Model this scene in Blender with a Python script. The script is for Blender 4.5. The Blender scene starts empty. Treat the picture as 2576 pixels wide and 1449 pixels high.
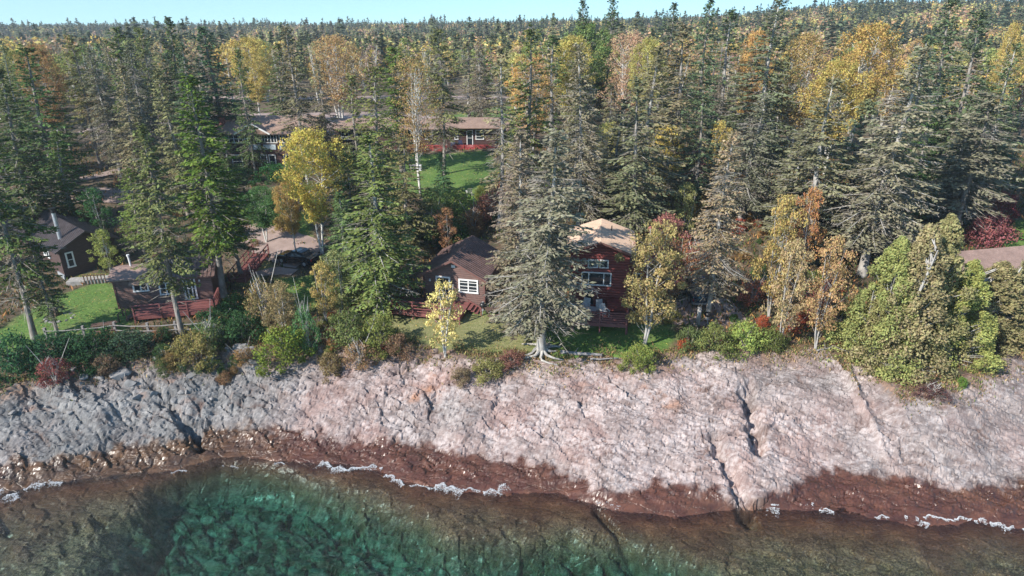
import bpy, math, random
import numpy as np
from mathutils import Vector, Matrix, Euler
R = math.radians
random.seed(7)
rng = np.random.default_rng(11)
scene = bpy.context.scene
C = scene.collection

# ------------------------------------------------------------------ camera
F, PITCH, CZ = 1717.0, R(22.8), 30.0          # focal length in pixels of a 2576 px wide frame
cam = bpy.data.cameras.new("camera")
cam.sensor_width = 36.0
cam.lens = 36.0 * F / 2576.0
cam.clip_start, cam.clip_end = 0.5, 20000
camo = bpy.data.objects.new("camera", cam)
C.objects.link(camo)
camo.location = (0, 0, CZ)
camo.rotation_euler = (R(90) - PITCH, 0, 0)
scene.camera = camo

# ------------------------------------------------------------------ light
SUN_EL, SUN_AZ = R(35), math.atan2(-0.60, -0.80)      # azimuth measured from +X
sun_dir = Vector((math.cos(SUN_EL) * math.cos(SUN_AZ), math.cos(SUN_EL) * math.sin(SUN_AZ), math.sin(SUN_EL)))
world = bpy.data.worlds.new("World")
scene.world = world
world.use_nodes = True
wn = world.node_tree.nodes
wl = world.node_tree.links
sky = wn.new("ShaderNodeTexSky")
sky.sky_type = 'NISHITA'
sky.sun_disc = False
sky.sun_elevation = SUN_EL
sky.sun_rotation = math.atan2(sun_dir.x, sun_dir.y)
sky.air_density = 1.0
sky.dust_density = 0.2
sky.ozone_density = 3.0
bg = wn["Background"]
bg.inputs[1].default_value = 0.15
wtc = wn.new("ShaderNodeTexCoord"); wva = wn.new("ShaderNodeVectorMath"); wva.operation = 'ADD'; wva.inputs[1].default_value = (0, 0, .11)
wl.new(wtc.outputs['Generated'], wva.inputs[0]); wl.new(wva.outputs[0], sky.inputs[0])      # the skyline lies a little below eye level
skt = wn.new('ShaderNodeMix'); skt.data_type = 'RGBA'; skt.blend_type = 'MULTIPLY'; skt.inputs[0].default_value = 1; skt.inputs[7].default_value = (.82, 1.0, .98, 1)
wl.new(sky.outputs[0], skt.inputs[6]); wl.new(skt.outputs[2], bg.inputs[0])
sun = bpy.data.lights.new("sun", 'SUN')
sun.energy = 5.0
sun.angle = R(0.6)
sun.color = (1.0, 0.94, 0.85)
suno = bpy.data.objects.new("sun", sun)
C.objects.link(suno)
suno.rotation_euler = sun_dir.to_track_quat('Z', 'Y').to_euler()
suno.location = (0, 0, 200)
vs = scene.view_settings
vs.view_transform = 'Standard'
vs.look = 'None'
vs.gamma = 1
vs.exposure = 0.62
scene.cycles.max_bounces = 6
scene.cycles.transparent_max_bounces = 12
scene.cycles.volume_bounces = 0
scene.cycles.caustics_reflective = False
scene.cycles.caustics_refractive = False

# ------------------------------------------------------------------ maths
def unproj(px, py, z):
    a = (px - 1288) / F; b = (724.5 - py) / F
    d = (a, math.cos(PITCH) + b * math.sin(PITCH), -math.sin(PITCH) + b * math.cos(PITCH))
    t = (z - CZ) / d[2]
    return d[0] * t, d[1] * t

def proj(X, Y, Z):
    z = Z - CZ
    dep = Y * math.cos(PITCH) - z * math.sin(PITCH)
    up = Y * math.sin(PITCH) + z * math.cos(PITCH)
    return 1288 + F * X / dep, 724.5 - F * up / dep, dep

def sstep(a, b, x):
    t = np.clip((x - a) / (b - a), 0, 1)
    return t * t * (3 - 2 * t)

def _hash(ix, iy, seed):
    h = (ix.astype(np.int64) * 374761393 + iy.astype(np.int64) * 668265263 + seed * 974711) & 0xFFFFFFFF
    h = ((h ^ (h >> 13)) * 1274126177) & 0xFFFFFFFF
    h = (h ^ (h >> 16)) & 0xFFFFFFFF
    return h

def rnd(ix, iy, seed):
    return _hash(ix, iy, seed) / 4294967295.0

def noise(x, y, seed=0):
    x = np.asarray(x, float); y = np.asarray(y, float)
    xi = np.floor(x); yi = np.floor(y)
    fx = x - xi; fy = y - yi
    ux = fx * fx * fx * (fx * (fx * 6 - 15) + 10); uy = fy * fy * fy * (fy * (fy * 6 - 15) + 10)
    def g(ix, iy, dx, dy):
        a = rnd(ix, iy, seed) * 2 * np.pi
        return np.cos(a) * dx + np.sin(a) * dy
    n00 = g(xi, yi, fx, fy); n10 = g(xi + 1, yi, fx - 1, fy)
    n01 = g(xi, yi + 1, fx, fy - 1); n11 = g(xi + 1, yi + 1, fx - 1, fy - 1)
    return ((n00 * (1 - ux) + n10 * ux) * (1 - uy) + (n01 * (1 - ux) + n11 * ux) * uy) * 1.5

def fbm(x, y, seed=0, o=4):
    s = 0; a = 0.5
    for i in range(o):
        s = s + a * noise(x, y, seed + i * 17)
        x = x * 2.03 + 3.1; y = y * 2.03 + 1.7; a *= 0.5
    return s

def worley(x, y, seed=0):
    """distance to border (F2-F1), per-cell random, and offset to the cell centre"""
    xi = np.floor(x); yi = np.floor(y)
    f1 = np.full(x.shape, 9.0); f2 = np.full(x.shape, 9.0)
    cid = np.zeros(x.shape); cx = np.zeros(x.shape); cy = np.zeros(x.shape); cid2 = np.zeros(x.shape)
    for i in (-1, 0, 1):
        for j in (-1, 0, 1):
            px = xi + i + 0.1 + 0.8 * rnd(xi + i, yi + j, seed); py = yi + j + 0.1 + 0.8 * rnd(xi + i, yi + j, seed + 5)
            d = np.hypot(px - x, py - y)
            m = d < f1
            f2 = np.where(m, f1, np.minimum(f2, d))
            f1 = np.where(m, d, f1)
            cid = np.where(m, rnd(xi + i, yi + j, seed + 9), cid)
            cid2 = np.where(m, rnd(xi + i, yi + j, seed + 13), cid2)
            cx = np.where(m, x - px, cx); cy = np.where(m, y - py, cy)
    return f2 - f1, cid, cid2, cx, cy

def polymask(x, y, poly, soft):
    """1 inside the polygon, softly falling to 0 across +-soft metres"""
    inside = np.zeros(x.shape, bool); dist = np.full(x.shape, 1e9)
    n = len(poly)
    for i in range(n):
        x1, y1 = poly[i]; x2, y2 = poly[(i + 1) % n]
        c = ((y1 > y) != (y2 > y)) & (x < (x2 - x1) * (y - y1) / ((y2 - y1) if y2 != y1 else 1e-9) + x1)
        inside ^= c
        L = (x2 - x1) ** 2 + (y2 - y1) ** 2 + 1e-9
        t = np.clip(((x - x1) * (x2 - x1) + (y - y1) * (y2 - y1)) / L, 0, 1)
        dist = np.minimum(dist, np.hypot(x - x1 - t * (x2 - x1), y - y1 - t * (y2 - y1)))
    return sstep(-soft, soft, np.where(inside, dist, -dist))

# ------------------------------------------------------------------ the land
LINE_D = [(0, 975), (100, 945), (200, 925), (300, 915), (380, 905), (450, 905), (600, 888), (700, 885), (900, 870), (1100, 885), (1180, 905),
          (1340, 905), (1400, 918), (1500, 900), (1620, 915), (1700, 890), (1900, 885), (2080, 885), (2130, 905), (2150, 950), (2250, 968), (2330, 975), (2420, 960), (2500, 920), (2576, 890)]
LINE_A = [(0, 1175), (60, 1165), (210, 1150), (300, 1120), (430, 1115), (500, 1095), (530, 1075), (650, 1085), (760, 1090), (850, 1110), (950, 1115),
          (1080, 1120), (1150, 1140), (1280, 1160), (1400, 1180), (1500, 1225), (1551, 1241), (1654, 1224), (1799, 1237), (1882, 1266), (1944, 1245), (1994, 1228),
          (2081, 1187), (2172, 1191), (2317, 1216), (2420, 1228), (2576, 1212)]
LINE_B = [(0, 1245), (130, 1215), (400, 1190), (560, 1150), (650, 1150), (820, 1172), (960, 1182), (1000, 1205), (1130, 1232), (1270, 1238), (1400, 1242),
          (1560, 1290), (1700, 1300), (1900, 1278), (1950, 1282), (2070, 1297), (2230, 1308), (2320, 1322), (2450, 1312), (2576, 1332)]
def wl_(line, z):
    p = [unproj(a, b, z) for a, b in line]
    xs = np.array([q[0] for q in p]); ys = np.array([q[1] for q in p])
    o = np.argsort(xs)
    return xs[o], ys[o]
DX, DY = wl_(LINE_D, 4.2); AX, AY = wl_(LINE_A, 0.75); BX, BY = wl_(LINE_B, 0.0)
GY = [0, 44, 48, 52, 60, 66, 76, 84, 95, 106, 150, 220, 350]
GZ = [4.0, 4.05, 4.3, 4.6, 5.0, 5.6, 7.3, 7.95, 8.2, 8.6, 9.0, 8.2, 6.0]
def Gh(x, y):
    x = np.asarray(x, float); y = np.asarray(y, float)
    z = np.zeros(np.broadcast(x, y).shape)
    for k, w in ((-2.5, .25), (0, .5), (2.5, .25)):
        z = z + w * np.interp(y + k, GY, GZ)
    r = np.interp(x / np.maximum(y, 1), [-.75, -.3, 0, .25, .45, .75], [-3.0, -1.5, 1.0, 6.0, 17.0, 21.0])
    z = z + (r - 6.0) * sstep(230, 520, y) - 10 * sstep(640, 1100, y)
    z = z + 0.35 * noise(x / 9, y / 9, 3) * sstep(50, 70, y) + 0.08 * noise(x / 2.5, y / 2.5, 4)
    z = z + 1.6 * noise(x / 90, y / 90, 8) * sstep(160, 400, y)
    return z
def g1(x, y):
    return float(Gh(np.array([x]), np.array([y]))[0])
def at(px, py):
    """the point of the land seen at this place of the photograph"""
    z = 5.0
    for _ in range(25):
        x, y = unproj(px, py, z)
        z = 0.5 * z + 0.5 * g1(x, y)
    return x, y, z
def seat(tx, ty, by):
    """where a vertical thing stands: base on picture row by, top at (tx, ty); gives x, y, z, height"""
    bx = tx
    for _ in range(12):
        x, y, z = at(bx, by)
        b = (724.5 - ty) / F
        top = CZ + y * (-math.sin(PITCH) + b * math.cos(PITCH)) / (math.cos(PITCH) + b * math.sin(PITCH))
        tp = proj(x, y, top)
        bx += (tx - tp[0])
    return x, y, z, max(top - z, 0.3)

# ------------------------------------------------------------------ object helpers
def link(o, parent=None):
    C.objects.link(o)
    if parent is not None:
        o.parent = parent
    return o
def tag(o, label=None, cat=None, group=None, kind=None):
    if label: o['label'] = label
    if cat: o['category'] = cat
    if group: o['group'] = group
    if kind: o['kind'] = kind
    return o
def empty(name, loc, rz=0, label=None, cat=None, group=None):
    o = bpy.data.objects.new(name, None)
    o.empty_display_size = 0.3
    o.location = loc; o.rotation_euler = (0, 0, rz)
    link(o)
    return tag(o, label, cat, group)
def copy_thing(o, parent=None):
    c = o.copy(); C.objects.link(c); c.parent = parent
    for ch in list(o.children):
        copy_thing(ch, c)
    return c
def arr_mesh(name, V, Fq, mats=(), attrs=None, midx=None, smooth=False):
    """mesh from an (N,3) vertex array and an (M,4) or (M,3) face array; attrs = {name: per-vertex floats}"""
    me = bpy.data.meshes.new(name)
    V = np.ascontiguousarray(V, np.float32); Fq = np.ascontiguousarray(Fq, np.int32)
    k = Fq.shape[1]
    me.vertices.add(len(V)); me.vertices.foreach_set("co", V.ravel())
    me.loops.add(Fq.size); me.loops.foreach_set("vertex_index", Fq.ravel())
    me.polygons.add(len(Fq))
    me.polygons.foreach_set("loop_start", np.arange(0, Fq.size, k, dtype=np.int32))
    me.polygons.foreach_set("loop_total", np.full(len(Fq), k, np.int32))
    if midx is not None: me.polygons.foreach_set("material_index", np.ascontiguousarray(midx, np.int32))
    me.polygons.foreach_set("use_smooth", np.full(len(Fq), bool(smooth)))
    for m in mats: me.materials.append(m)
    me.update(calc_edges=True)
    if attrs:
        for n, (dom, typ, a) in attrs.items():
            at_ = me.attributes.new(n, typ, dom)
            at_.data.foreach_set("value" if typ == 'FLOAT' else "color", np.ascontiguousarray(a, np.float32).ravel())
    me.validate(verbose=False)
    return me
def grid_mesh(name, xs, ys, Z, mats, attrs=None, smooth=True):
    nx, ny = len(xs), len(ys)
    X, Y = np.meshgrid(xs, ys)
    V = np.stack([X, Y, Z], -1).reshape(-1, 3)
    i = np.arange(nx * ny).reshape(ny, nx)
    Fq = np.stack([i[:-1, :-1], i[:-1, 1:], i[1:, 1:], i[1:, :-1]], -1).reshape(-1, 4)
    return arr_mesh(name, V, Fq, mats, attrs, smooth=smooth)

class MB:
    """collects boxes, bars and tubes; build() links them as ONE mesh object"""
    def __init__(s): s.v = []; s.f = []; s.m = []
    def add(s, vs_, fs, mi=0):
        n = len(s.v); s.v += [tuple(v) for v in vs_]; s.f += [tuple(n + i for i in f) for f in fs]; s.m += [mi] * len(fs)
        return s
    def box(s, x0, x1, y0, y1, z0, z1, mi=0):
        return s.add([(x0, y0, z0), (x1, y0, z0), (x1, y1, z0), (x0, y1, z0), (x0, y0, z1), (x1, y0, z1), (x1, y1, z1), (x0, y1, z1)],
                     [(0, 3, 2, 1), (4, 5, 6, 7), (0, 1, 5, 4), (1, 2, 6, 5), (2, 3, 7, 6), (3, 0, 4, 7)], mi)
    def bar(s, a, b, w, h=None, mi=0, up=(0, 0, 1)):
        h = h or w
        a = Vector(a); b = Vector(b); d = (b - a).normalized(); upv = Vector(up)
        if abs(d.dot(upv)) > 0.98: upv = Vector((0, 1, 0))
        sx = d.cross(upv).normalized() * w / 2; sz = sx.cross(d).normalized() * h / 2
        vs_ = [a - sx - sz, a + sx - sz, a + sx + sz, a - sx + sz, b - sx - sz, b + sx - sz, b + sx + sz, b - sx + sz]
        return s.add(vs_, [(0, 3, 2, 1), (4, 5, 6, 7), (0, 1, 5, 4), (1, 2, 6, 5), (2, 3, 7, 6), (3, 0, 4, 7)], mi)
    def tube(s, pts, rs, n=8, mi=0, cap=True):
        base = len(s.v); pts = [Vector(p) for p in pts]
        for k, p in enumerate(pts):
            d = (pts[min(k + 1, len(pts) - 1)] - pts[max(k - 1, 0)]).normalized()
            u = d.cross(Vector((0.3, 0.9, 0.1))).normalized(); w = d.cross(u)
            r = rs[k] if hasattr(rs, '__len__') else rs
            for i in range(n):
                a = 2 * math.pi * i / n
                s.v.append(tuple(p + (u * math.cos(a) + w * math.sin(a)) * r))
        for k in range(len(pts) - 1):
            for i in range(n):
                j = (i + 1) % n
                s.f.append((base + k * n + i, base + k * n + j, base + (k + 1) * n + j, base + (k + 1) * n + i)); s.m.append(mi)
        if cap:
            s.f.append(tuple(base + i for i in range(n))[::-1]); s.m.append(mi)
            s.f.append(tuple(base + (len(pts) - 1) * n + i for i in range(n))); s.m.append(mi)
        return s
    def mesh(s, name, mats, smooth=False):
        me = bpy.data.meshes.new(name)
        me.from_pydata(s.v, [], s.f)
        for m in (mats if isinstance(mats, (list, tuple)) else [mats]): me.materials.append(m)
        me.polygons.foreach_set("material_index", s.m)
        if smooth: me.polygons.foreach_set("use_smooth", [True] * len(s.f))
        me.update()
        return me
    def build(s, name, mats, parent=None, smooth=False):
        return link(bpy.data.objects.new(name, s.mesh(name, mats, smooth)), parent)

# ------------------------------------------------------------------ materials
def new_mat(name):
    m = bpy.data.materials.new(name); m.use_nodes = True
    nt = m.node_tree
    return m, nt, nt.nodes, nt.links, nt.nodes["Principled BSDF"]
def N(nodes, typ, **kw):
    n = nodes.new(typ)
    for k, v in kw.items():
        if k.startswith('i_'):
            key = k[2:]
            n.inputs[int(key) if key.isdigit() else key].default_value = v
        else: setattr(n, k, v)
    return n
def mixc(nt, fac, a, b, blend='MIX'):
    n = nt.nodes.new("ShaderNodeMix"); n.data_type = 'RGBA'; n.blend_type = blend
    for s, v in ((n.inputs[0], fac), (n.inputs[6], a), (n.inputs[7], b)):
        if hasattr(v, 'default_value') or hasattr(v, 'is_linked'): nt.links.new(v, s)
        elif isinstance(v, (int, float)): s.default_value = v
        else: s.default_value = (*v, 1)
    return n.outputs[2]
def ramp(nt, src, p0, p1, c0=(0, 0, 0), c1=(1, 1, 1)):
    n = nt.nodes.new("ShaderNodeValToRGB")
    e = n.color_ramp.elements
    e[0].position, e[1].position = p0, p1
    e[0].color, e[1].color = (*c0, 1), (*c1, 1)
    nt.links.new(src, n.inputs[0])
    return n.outputs[0]
def noise_n(nt, scale, detail=4, rough=.55, coord='Object', vec=None, scl=None):
    t = nt.nodes.new("ShaderNodeTexNoise"); t.inputs['Scale'].default_value = scale
    t.inputs['Detail'].default_value = detail; t.inputs['Roughness'].default_value = rough
    if vec is None:
        tc = nt.nodes.new("ShaderNodeTexCoord"); vec = tc.outputs[coord]
    if scl:
        mp = nt.nodes.new("ShaderNodeMapping"); mp.inputs['Scale'].default_value = scl
        nt.links.new(vec, mp.inputs[0]); vec = mp.outputs[0]
    nt.links.new(vec, t.inputs['Vector'])
    return t.outputs[0]
def bump(nt, h, strength, dist, normal=None):
    b = nt.nodes.new("ShaderNodeBump"); b.inputs['Strength'].default_value = strength; b.inputs['Distance'].default_value = dist
    nt.links.new(h, b.inputs['Height'])
    if normal is not None: nt.links.new(normal, b.inputs['Normal'])
    return b.outputs[0]
def attr(nt, name):
    a = nt.nodes.new("ShaderNodeAttribute"); a.attribute_name = name
    return a
def math_n(nt, op, a, b=0.5, clamp=False):
    n = nt.nodes.new("ShaderNodeMath"); n.operation = op; n.use_clamp = clamp
    for s, v in ((n.inputs[0], a), (n.inputs[1], b)):
        if isinstance(v, (int, float)): s.default_value = v
        else: nt.links.new(v, s)
    return n.outputs[0]

def painted(name, col, rough=.6, var=.25, scale=3.0, bstr=0.0, metal=0.0, obj_scl=None):
    m, nt, nodes, links, p = new_mat(name)
    n = noise_n(nt, scale, 5, .6, scl=obj_scl)
    c = mixc(nt, ramp(nt, n, .3, .7), tuple(v * (1 - var) for v in col), tuple(min(v * (1 + var), .95) for v in col))
    links.new(c, p.inputs['Base Color'])
    p.inputs['Roughness'].default_value = rough; p.inputs['Metallic'].default_value = metal
    if bstr: links.new(bump(nt, noise_n(nt, scale * 8, 4, .6, scl=obj_scl), bstr, .02), p.inputs['Normal'])
    return m
def siding(name, col, pitch=.2, depth=.02, var=.3, log=False):
    """horizontal boards or logs: lap lines follow local Z"""
    m, nt, nodes, links, p = new_mat(name)
    tc = nodes.new("ShaderNodeTexCoord"); sp = nodes.new("ShaderNodeSeparateXYZ"); links.new(tc.outputs['Object'], sp.inputs[0])
    fr = math_n(nt, 'FRACT', math_n(nt, 'DIVIDE', sp.outputs[2], pitch))
    if log:
        h = math_n(nt, 'SINE', math_n(nt, 'MULTIPLY', fr, math.pi))
    else:
        h = math_n(nt, 'SUBTRACT', 1.0, fr)
    gap = ramp(nt, fr, .0, .14, (.25, .25, .25), (1, 1, 1))
    n = noise_n(nt, 2.2, 5, .65, scl=(1, 1, 5))
    c = mixc(nt, ramp(nt, n, .3, .72), tuple(v * (1 - var) for v in col), tuple(v * (1 + var) for v in col))
    c = mixc(nt, 1.0, c, gap, 'MULTIPLY')
    links.new(c, p.inputs['Base Color']); p.inputs['Roughness'].default_value = .65
    links.new(bump(nt, h, .8, depth), p.inputs['Normal'])
    return m
def shingle(name, col, sc=3.5):
    m, nt, nodes, links, p = new_mat(name)
    v = N(nodes, "ShaderNodeTexBrick"); v.inputs['Scale'].default_value = sc
    v.inputs['Color1'].default_value = (*[c * .8 for c in col], 1); v.inputs['Color2'].default_value = (*[c * 1.15 for c in col], 1)
    v.inputs['Mortar'].default_value = (*[c * .55 for c in col], 1); v.inputs['Mortar Size'].default_value = .02
    tc = nodes.new("ShaderNodeTexCoord"); links.new(tc.outputs['Object'], v.inputs[0])
    n = noise_n(nt, 1.3, 5, .65)
    c = mixc(nt, ramp(nt, n, .35, .75), v.outputs[0], tuple(x * .6 for x in col))
    links.new(c, p.inputs['Base Color']); p.inputs['Roughness'].default_value = .85
    return m
def leafmat(name, twig=False, hue=.07, vmin=.5, vmax=1.45, transl=.3, use_attr_col=False, val=1.0):
    m, nt, nodes, links, p = new_mat(name)
    nodes.remove(p)
    out = nodes["Material Output"]
    v = attr(nt, 'v')
    if use_attr_col:
        a = attr(nt, 'col'); src = a.outputs['Color']
    else:
        oi = nodes.new("ShaderNodeObjectInfo"); src = oi.outputs['Color']
    hs = nodes.new("ShaderNodeHueSaturation")
    mr = N(nodes, "ShaderNodeMapRange"); mr.inputs[3].default_value = vmin * val; mr.inputs[4].default_value = vmax * val
    links.new(v.outputs['Fac'], mr.inputs[0]); links.new(mr.outputs[0], hs.inputs['Value'])
    mh = N(nodes, "ShaderNodeMapRange"); mh.inputs[3].default_value = .5 - hue / 2; mh.inputs[4].default_value = .5 + hue / 2
    fr = math_n(nt, 'FRACT', math_n(nt, 'MULTIPLY', v.outputs['Fac'], 7.31))
    links.new(fr, mh.inputs[0]); links.new(mh.outputs[0], hs.inputs['Hue'])
    links.new(src, hs.inputs['Color'])
    d = nodes.new("ShaderNodeBsdfDiffuse"); t = nodes.new("ShaderNodeBsdfTranslucent"); mx = nodes.new("ShaderNodeMixShader")
    mx.inputs[0].default_value = transl
    links.new(hs.outputs[0], d.inputs[0]); links.new(hs.outputs[0], t.inputs[0])
    links.new(d.outputs[0], mx.inputs[1]); links.new(t.outputs[0], mx.inputs[2]); links.new(mx.outputs[0], out.inputs[0])
    return m
def barkmat(name, col, col2, sc=6, lo=.35, hi=.65, zs=.35):
    m, nt, nodes, links, p = new_mat(name)
    n = noise_n(nt, sc, 4, .6, scl=(1, 1, zs))
    links.new(mixc(nt, ramp(nt, n, lo, hi), col, col2), p.inputs['Base Color'])
    p.inputs['Roughness'].default_value = .9
    links.new(bump(nt, noise_n(nt, sc * 3, 3, .6, scl=(1, 1, zs)), .5, .03), p.inputs['Normal'])
    return m
M = {}
M['needle'] = leafmat('needle', transl=.2, vmin=.5, vmax=1.45, hue=.05, val=1.9)
M['leaf'] = leafmat('leaf', transl=.35, vmin=.55, vmax=1.45, hue=.055, val=1.15)
M['leafcol'] = leafmat('leafcol', transl=.25, use_attr_col=True, vmin=.6, vmax=1.35, hue=.03, val=1.45)
M['twig'] = barkmat('twig', (.15, .13, .105), (.30, .27, .23), 2.0)
M['bark'] = barkmat('bark', (.16, .135, .115), (.33, .30, .27), 5.0)
M['bark_grey'] = barkmat('bark_grey', (.26, .24, .22), (.46, .44, .41), 5.0)
M['birch_bark'] = barkmat('birch_bark', (.12, .10, .09), (.58, .56, .52), 4.0, .33, .45, .8)

# ------------------------------------------------------------------ foliage generators
def diamonds(c, d, w, l, b):
    d = d / (np.linalg.norm(d, axis=1, keepdims=True) + 1e-9)
    w = w - d * np.sum(w * d, axis=1, keepdims=True); w = w / (np.linalg.norm(w, axis=1, keepdims=True) + 1e-9)
    l = np.asarray(l).reshape(-1, 1) / 2; b = np.asarray(b).reshape(-1, 1) / 2
    return np.stack([c - d * l, c + w * b - d * l * .15, c + d * l, c - w * b - d * l * .15], 1)
def quads_to_mesh(name, Q, mats, v, midx, trunk=None, col=None):
    V = Q.reshape(-1, 3); Fq = np.arange(len(V)).reshape(-1, 4)
    if trunk is not None:
        tv, tf, tm = trunk
        Fq = np.concatenate([Fq, tf + len(V)]); V = np.concatenate([V, tv])
        v = np.concatenate([v, np.full(len(tf), .5)]); midx = np.concatenate([midx, np.full(len(tf), tm)])
        if col is not None: col = np.concatenate([col, np.tile([[.3, .28, .26, 1.0]], (len(tf), 1))])
    at_ = {'v': ('FACE', 'FLOAT', v)}
    if col is not None: at_['col'] = ('FACE', 'FLOAT_COLOR', col)
    return arr_mesh(name, V, Fq, mats, at_, midx)
def tubes(paths, n=5):
    """list of (points Kx3, radii K) -> V, F quads"""
    Vs = []; Fs = []; base = 0
    ang = np.arange(n) * 2 * np.pi / n
    for P, r in paths:
        P = np.asarray(P, float); r = np.asarray(r, float)
        T = np.gradient(P, axis=0); T /= np.linalg.norm(T, axis=1, keepdims=True) + 1e-9
        ref = np.where(np.abs(T[:, 2:3]) > .9, np.array([[1., 0, 0]]), np.array([[0, 0, 1.]]))
        u = np.cross(T, ref); u /= np.linalg.norm(u, axis=1, keepdims=True) + 1e-9; w = np.cross(T, u)
        ring = P[:, None] + (u[:, None] * np.cos(ang)[None, :, None] + w[:, None] * np.sin(ang)[None, :, None]) * r[:, None, None]
        K = len(P); Vs.append(ring.reshape(-1, 3))
        i = np.arange(K * n).reshape(K, n); j = np.roll(i, -1, axis=1)
        Fs.append((np.stack([i[:-1], j[:-1], j[1:], i[1:]], -1).reshape(-1, 4)) + base); base += K * n
    return np.concatenate(Vs), np.concatenate(Fs)

def gen_spruce(seed, H=17., Rr=3.2, cb=.12, nb=150, q=.30, dead=.12, dens=1.0, prof=.8, trunk_r=.2, gap=.25, bare=0.0):
    """returns (trunk V,F), quads Q, v, is_twig"""
    r = np.random.default_rng(seed)
    Q = []; vv = []; mm = []; limbs = []
    lean = r.normal(0, .012, 2)
    def axis(z): return np.array([lean[0] * z + .12 * math.sin(z * .35 + seed), lean[1] * z + .12 * math.cos(z * .3 + seed), z])
    for i in range(nb):
        t = ((i + r.random()) / nb) ** 1.05
        if r.random() < gap * (.35 if t > .6 else 1.0) * .5: continue
        z = H * (cb + (1 - cb) * t)
        L = Rr * (1 - t) ** prof * (.6 + .4 * min(1, t * 5)) * r.uniform(.62, 1.15) + .22
        az = i * 2.39996 + r.normal(0, .5)
        el = np.interp(t, [0, .3, .7, 1], [-.42, -.22, .1, .9]) + r.normal(0, .12)
        dh = np.array([math.cos(az), math.sin(az), 0]); side = np.array([-math.sin(az), math.cos(az), 0])
        ns = max(3, int(L / (q * .75)))
        s = (np.arange(ns) + .7) / ns
        droop = .16 * L * (1 - t)
        P = axis(z) + dh[None] * (L * s)[:, None] + np.array([0, 0, 1.])[None] * (math.tan(el) * L * s * (1 - .15 * s) - droop * s * s + droop * .7 * s ** 4)[:, None]
        P += side[None] * (r.normal(0, .08) * L * s * s)[:, None]
        limbs.append((np.vstack([axis(z)[None], P[[ns // 2, -1]]]), [max(.012, .013 * L), .011 * L, .006]))
        isdead = r.random() < dead * (1.6 if t < .35 else .7)
        clump = r.random()
        for sd in (-1, 1):
            lt = (.42 * L * (1 - s) ** .7 + .16) * r.uniform(.6, 1.1, ns)
            start = .22 if t < .75 else .05
            ok = s > start * r.uniform(.4, 1.5)
            for j in range(ns):
                if not ok[j] or r.random() > dens: continue
                nk = max(1, int(lt[j] / (q * .62)))
                k = (np.arange(nk) + .5) / nk
                dirv = dh * .65 + side * sd * .85 + np.array([0, 0, -.22 - .25 * r.random()])
                dirv /= np.linalg.norm(dirv)
                c = P[j][None] + dirv[None] * (lt[j] * k)[:, None] + r.normal(0, .045, (nk, 3))
                c[:, 2] -= .12 * lt[j] * k * k
                if isdead:
                    Q.append(diamonds(c, np.tile(dirv, (nk, 1)) + r.normal(0, .35, (nk, 3)), r.normal(0, 1, (nk, 3)), np.full(nk, q * 1.25), np.full(nk, .035 + .02 * r.random())))
                    mm.append(np.ones(nk)); vv.append(r.random(nk))
                else:
                    w = np.cross(np.tile(dirv, (nk, 1)), np.array([0, 0, 1.])[None]) + r.normal(0, .42, (nk, 3))
                    Q.append(diamonds(c, np.tile(dirv, (nk, 1)) + r.normal(0, .28, (nk, 3)), w, q * r.uniform(.8, 1.5, nk), q * r.uniform(.42, .78, nk)))
                    mm.append(np.zeros(nk)); vv.append(np.clip(.62 * clump + .45 * r.random(nk) - .05, 0, 1))
        # sprays along the limb and its tip
        if not isdead:
            n2 = ns + 2
            ss = r.uniform(.3, 1.05, n2); idx = np.minimum((ss * ns).astype(int), ns - 1)
            c = P[idx] + r.normal(0, .05, (n2, 3)); c[:, 2] -= .06
            Q.append(diamonds(c, np.tile(dh, (n2, 1)) + r.normal(0, .3, (n2, 3)), np.tile(side, (n2, 1)) + r.normal(0, .4, (n2, 3)), q * r.uniform(1, 1.6, n2), q * r.uniform(.4, .6, n2)))
            mm.append(np.zeros(n2)); vv.append(np.clip(.62 * clump + .45 * r.random(n2), 0, 1))
    # bare lichen-grey twigs near the stem
    nt_ = int(nb * (1.2 + 9 * bare))
    t = r.uniform(0, .85, nt_) ** 1.2; z = H * (cb * .6 + (1 - cb * .6) * t)
    az = r.uniform(0, 2 * np.pi, nt_); dv = np.stack([np.cos(az), np.sin(az), r.uniform(-.7, .15, nt_)], 1)
    rad = r.uniform(.1, .75, nt_) * Rr * (1 - t) ** .9
    c = np.stack([np.cos(az) * rad, np.sin(az) * rad, z - .15 * rad], 1)
    Q.append(diamonds(c, dv, r.normal(0, 1, (nt_, 3)), r.uniform(.5, 1.3, nt_), np.full(nt_, .05)))
    mm.append(np.ones(nt_)); vv.append(r.random(nt_))
    # leader
    nl = 26
    zz = H * r.uniform(.955, 1.0, nl); c = np.array([axis(a) for a in zz]) + r.normal(0, .05, (nl, 3))
    Q.append(diamonds(c, np.stack([r.normal(0, .5, nl), r.normal(0, .5, nl), np.ones(nl)], 1), r.normal(0, 1, (nl, 3)), np.full(nl, q * 1.1), np.full(nl, q * .42)))
    mm.append(np.zeros(nl)); vv.append(r.random(nl))
    zs = np.linspace(-.4, H * .99, 12)
    tr = [(np.array([axis(a) for a in zs]), trunk_r * (1 - np.clip(zs / H, 0, 1)) ** .8 + .02 + .5 * trunk_r * np.exp(-np.clip(zs, 0, 9) / .5))]
    TV, TF = tubes(tr, 8); LV, LF = tubes(limbs, 4)
    TF = np.concatenate([TF, LF + len(TV)]); TV = np.concatenate([TV, LV])
    return (TV, TF), np.concatenate(Q), np.concatenate(vv), np.concatenate(mm)

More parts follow.
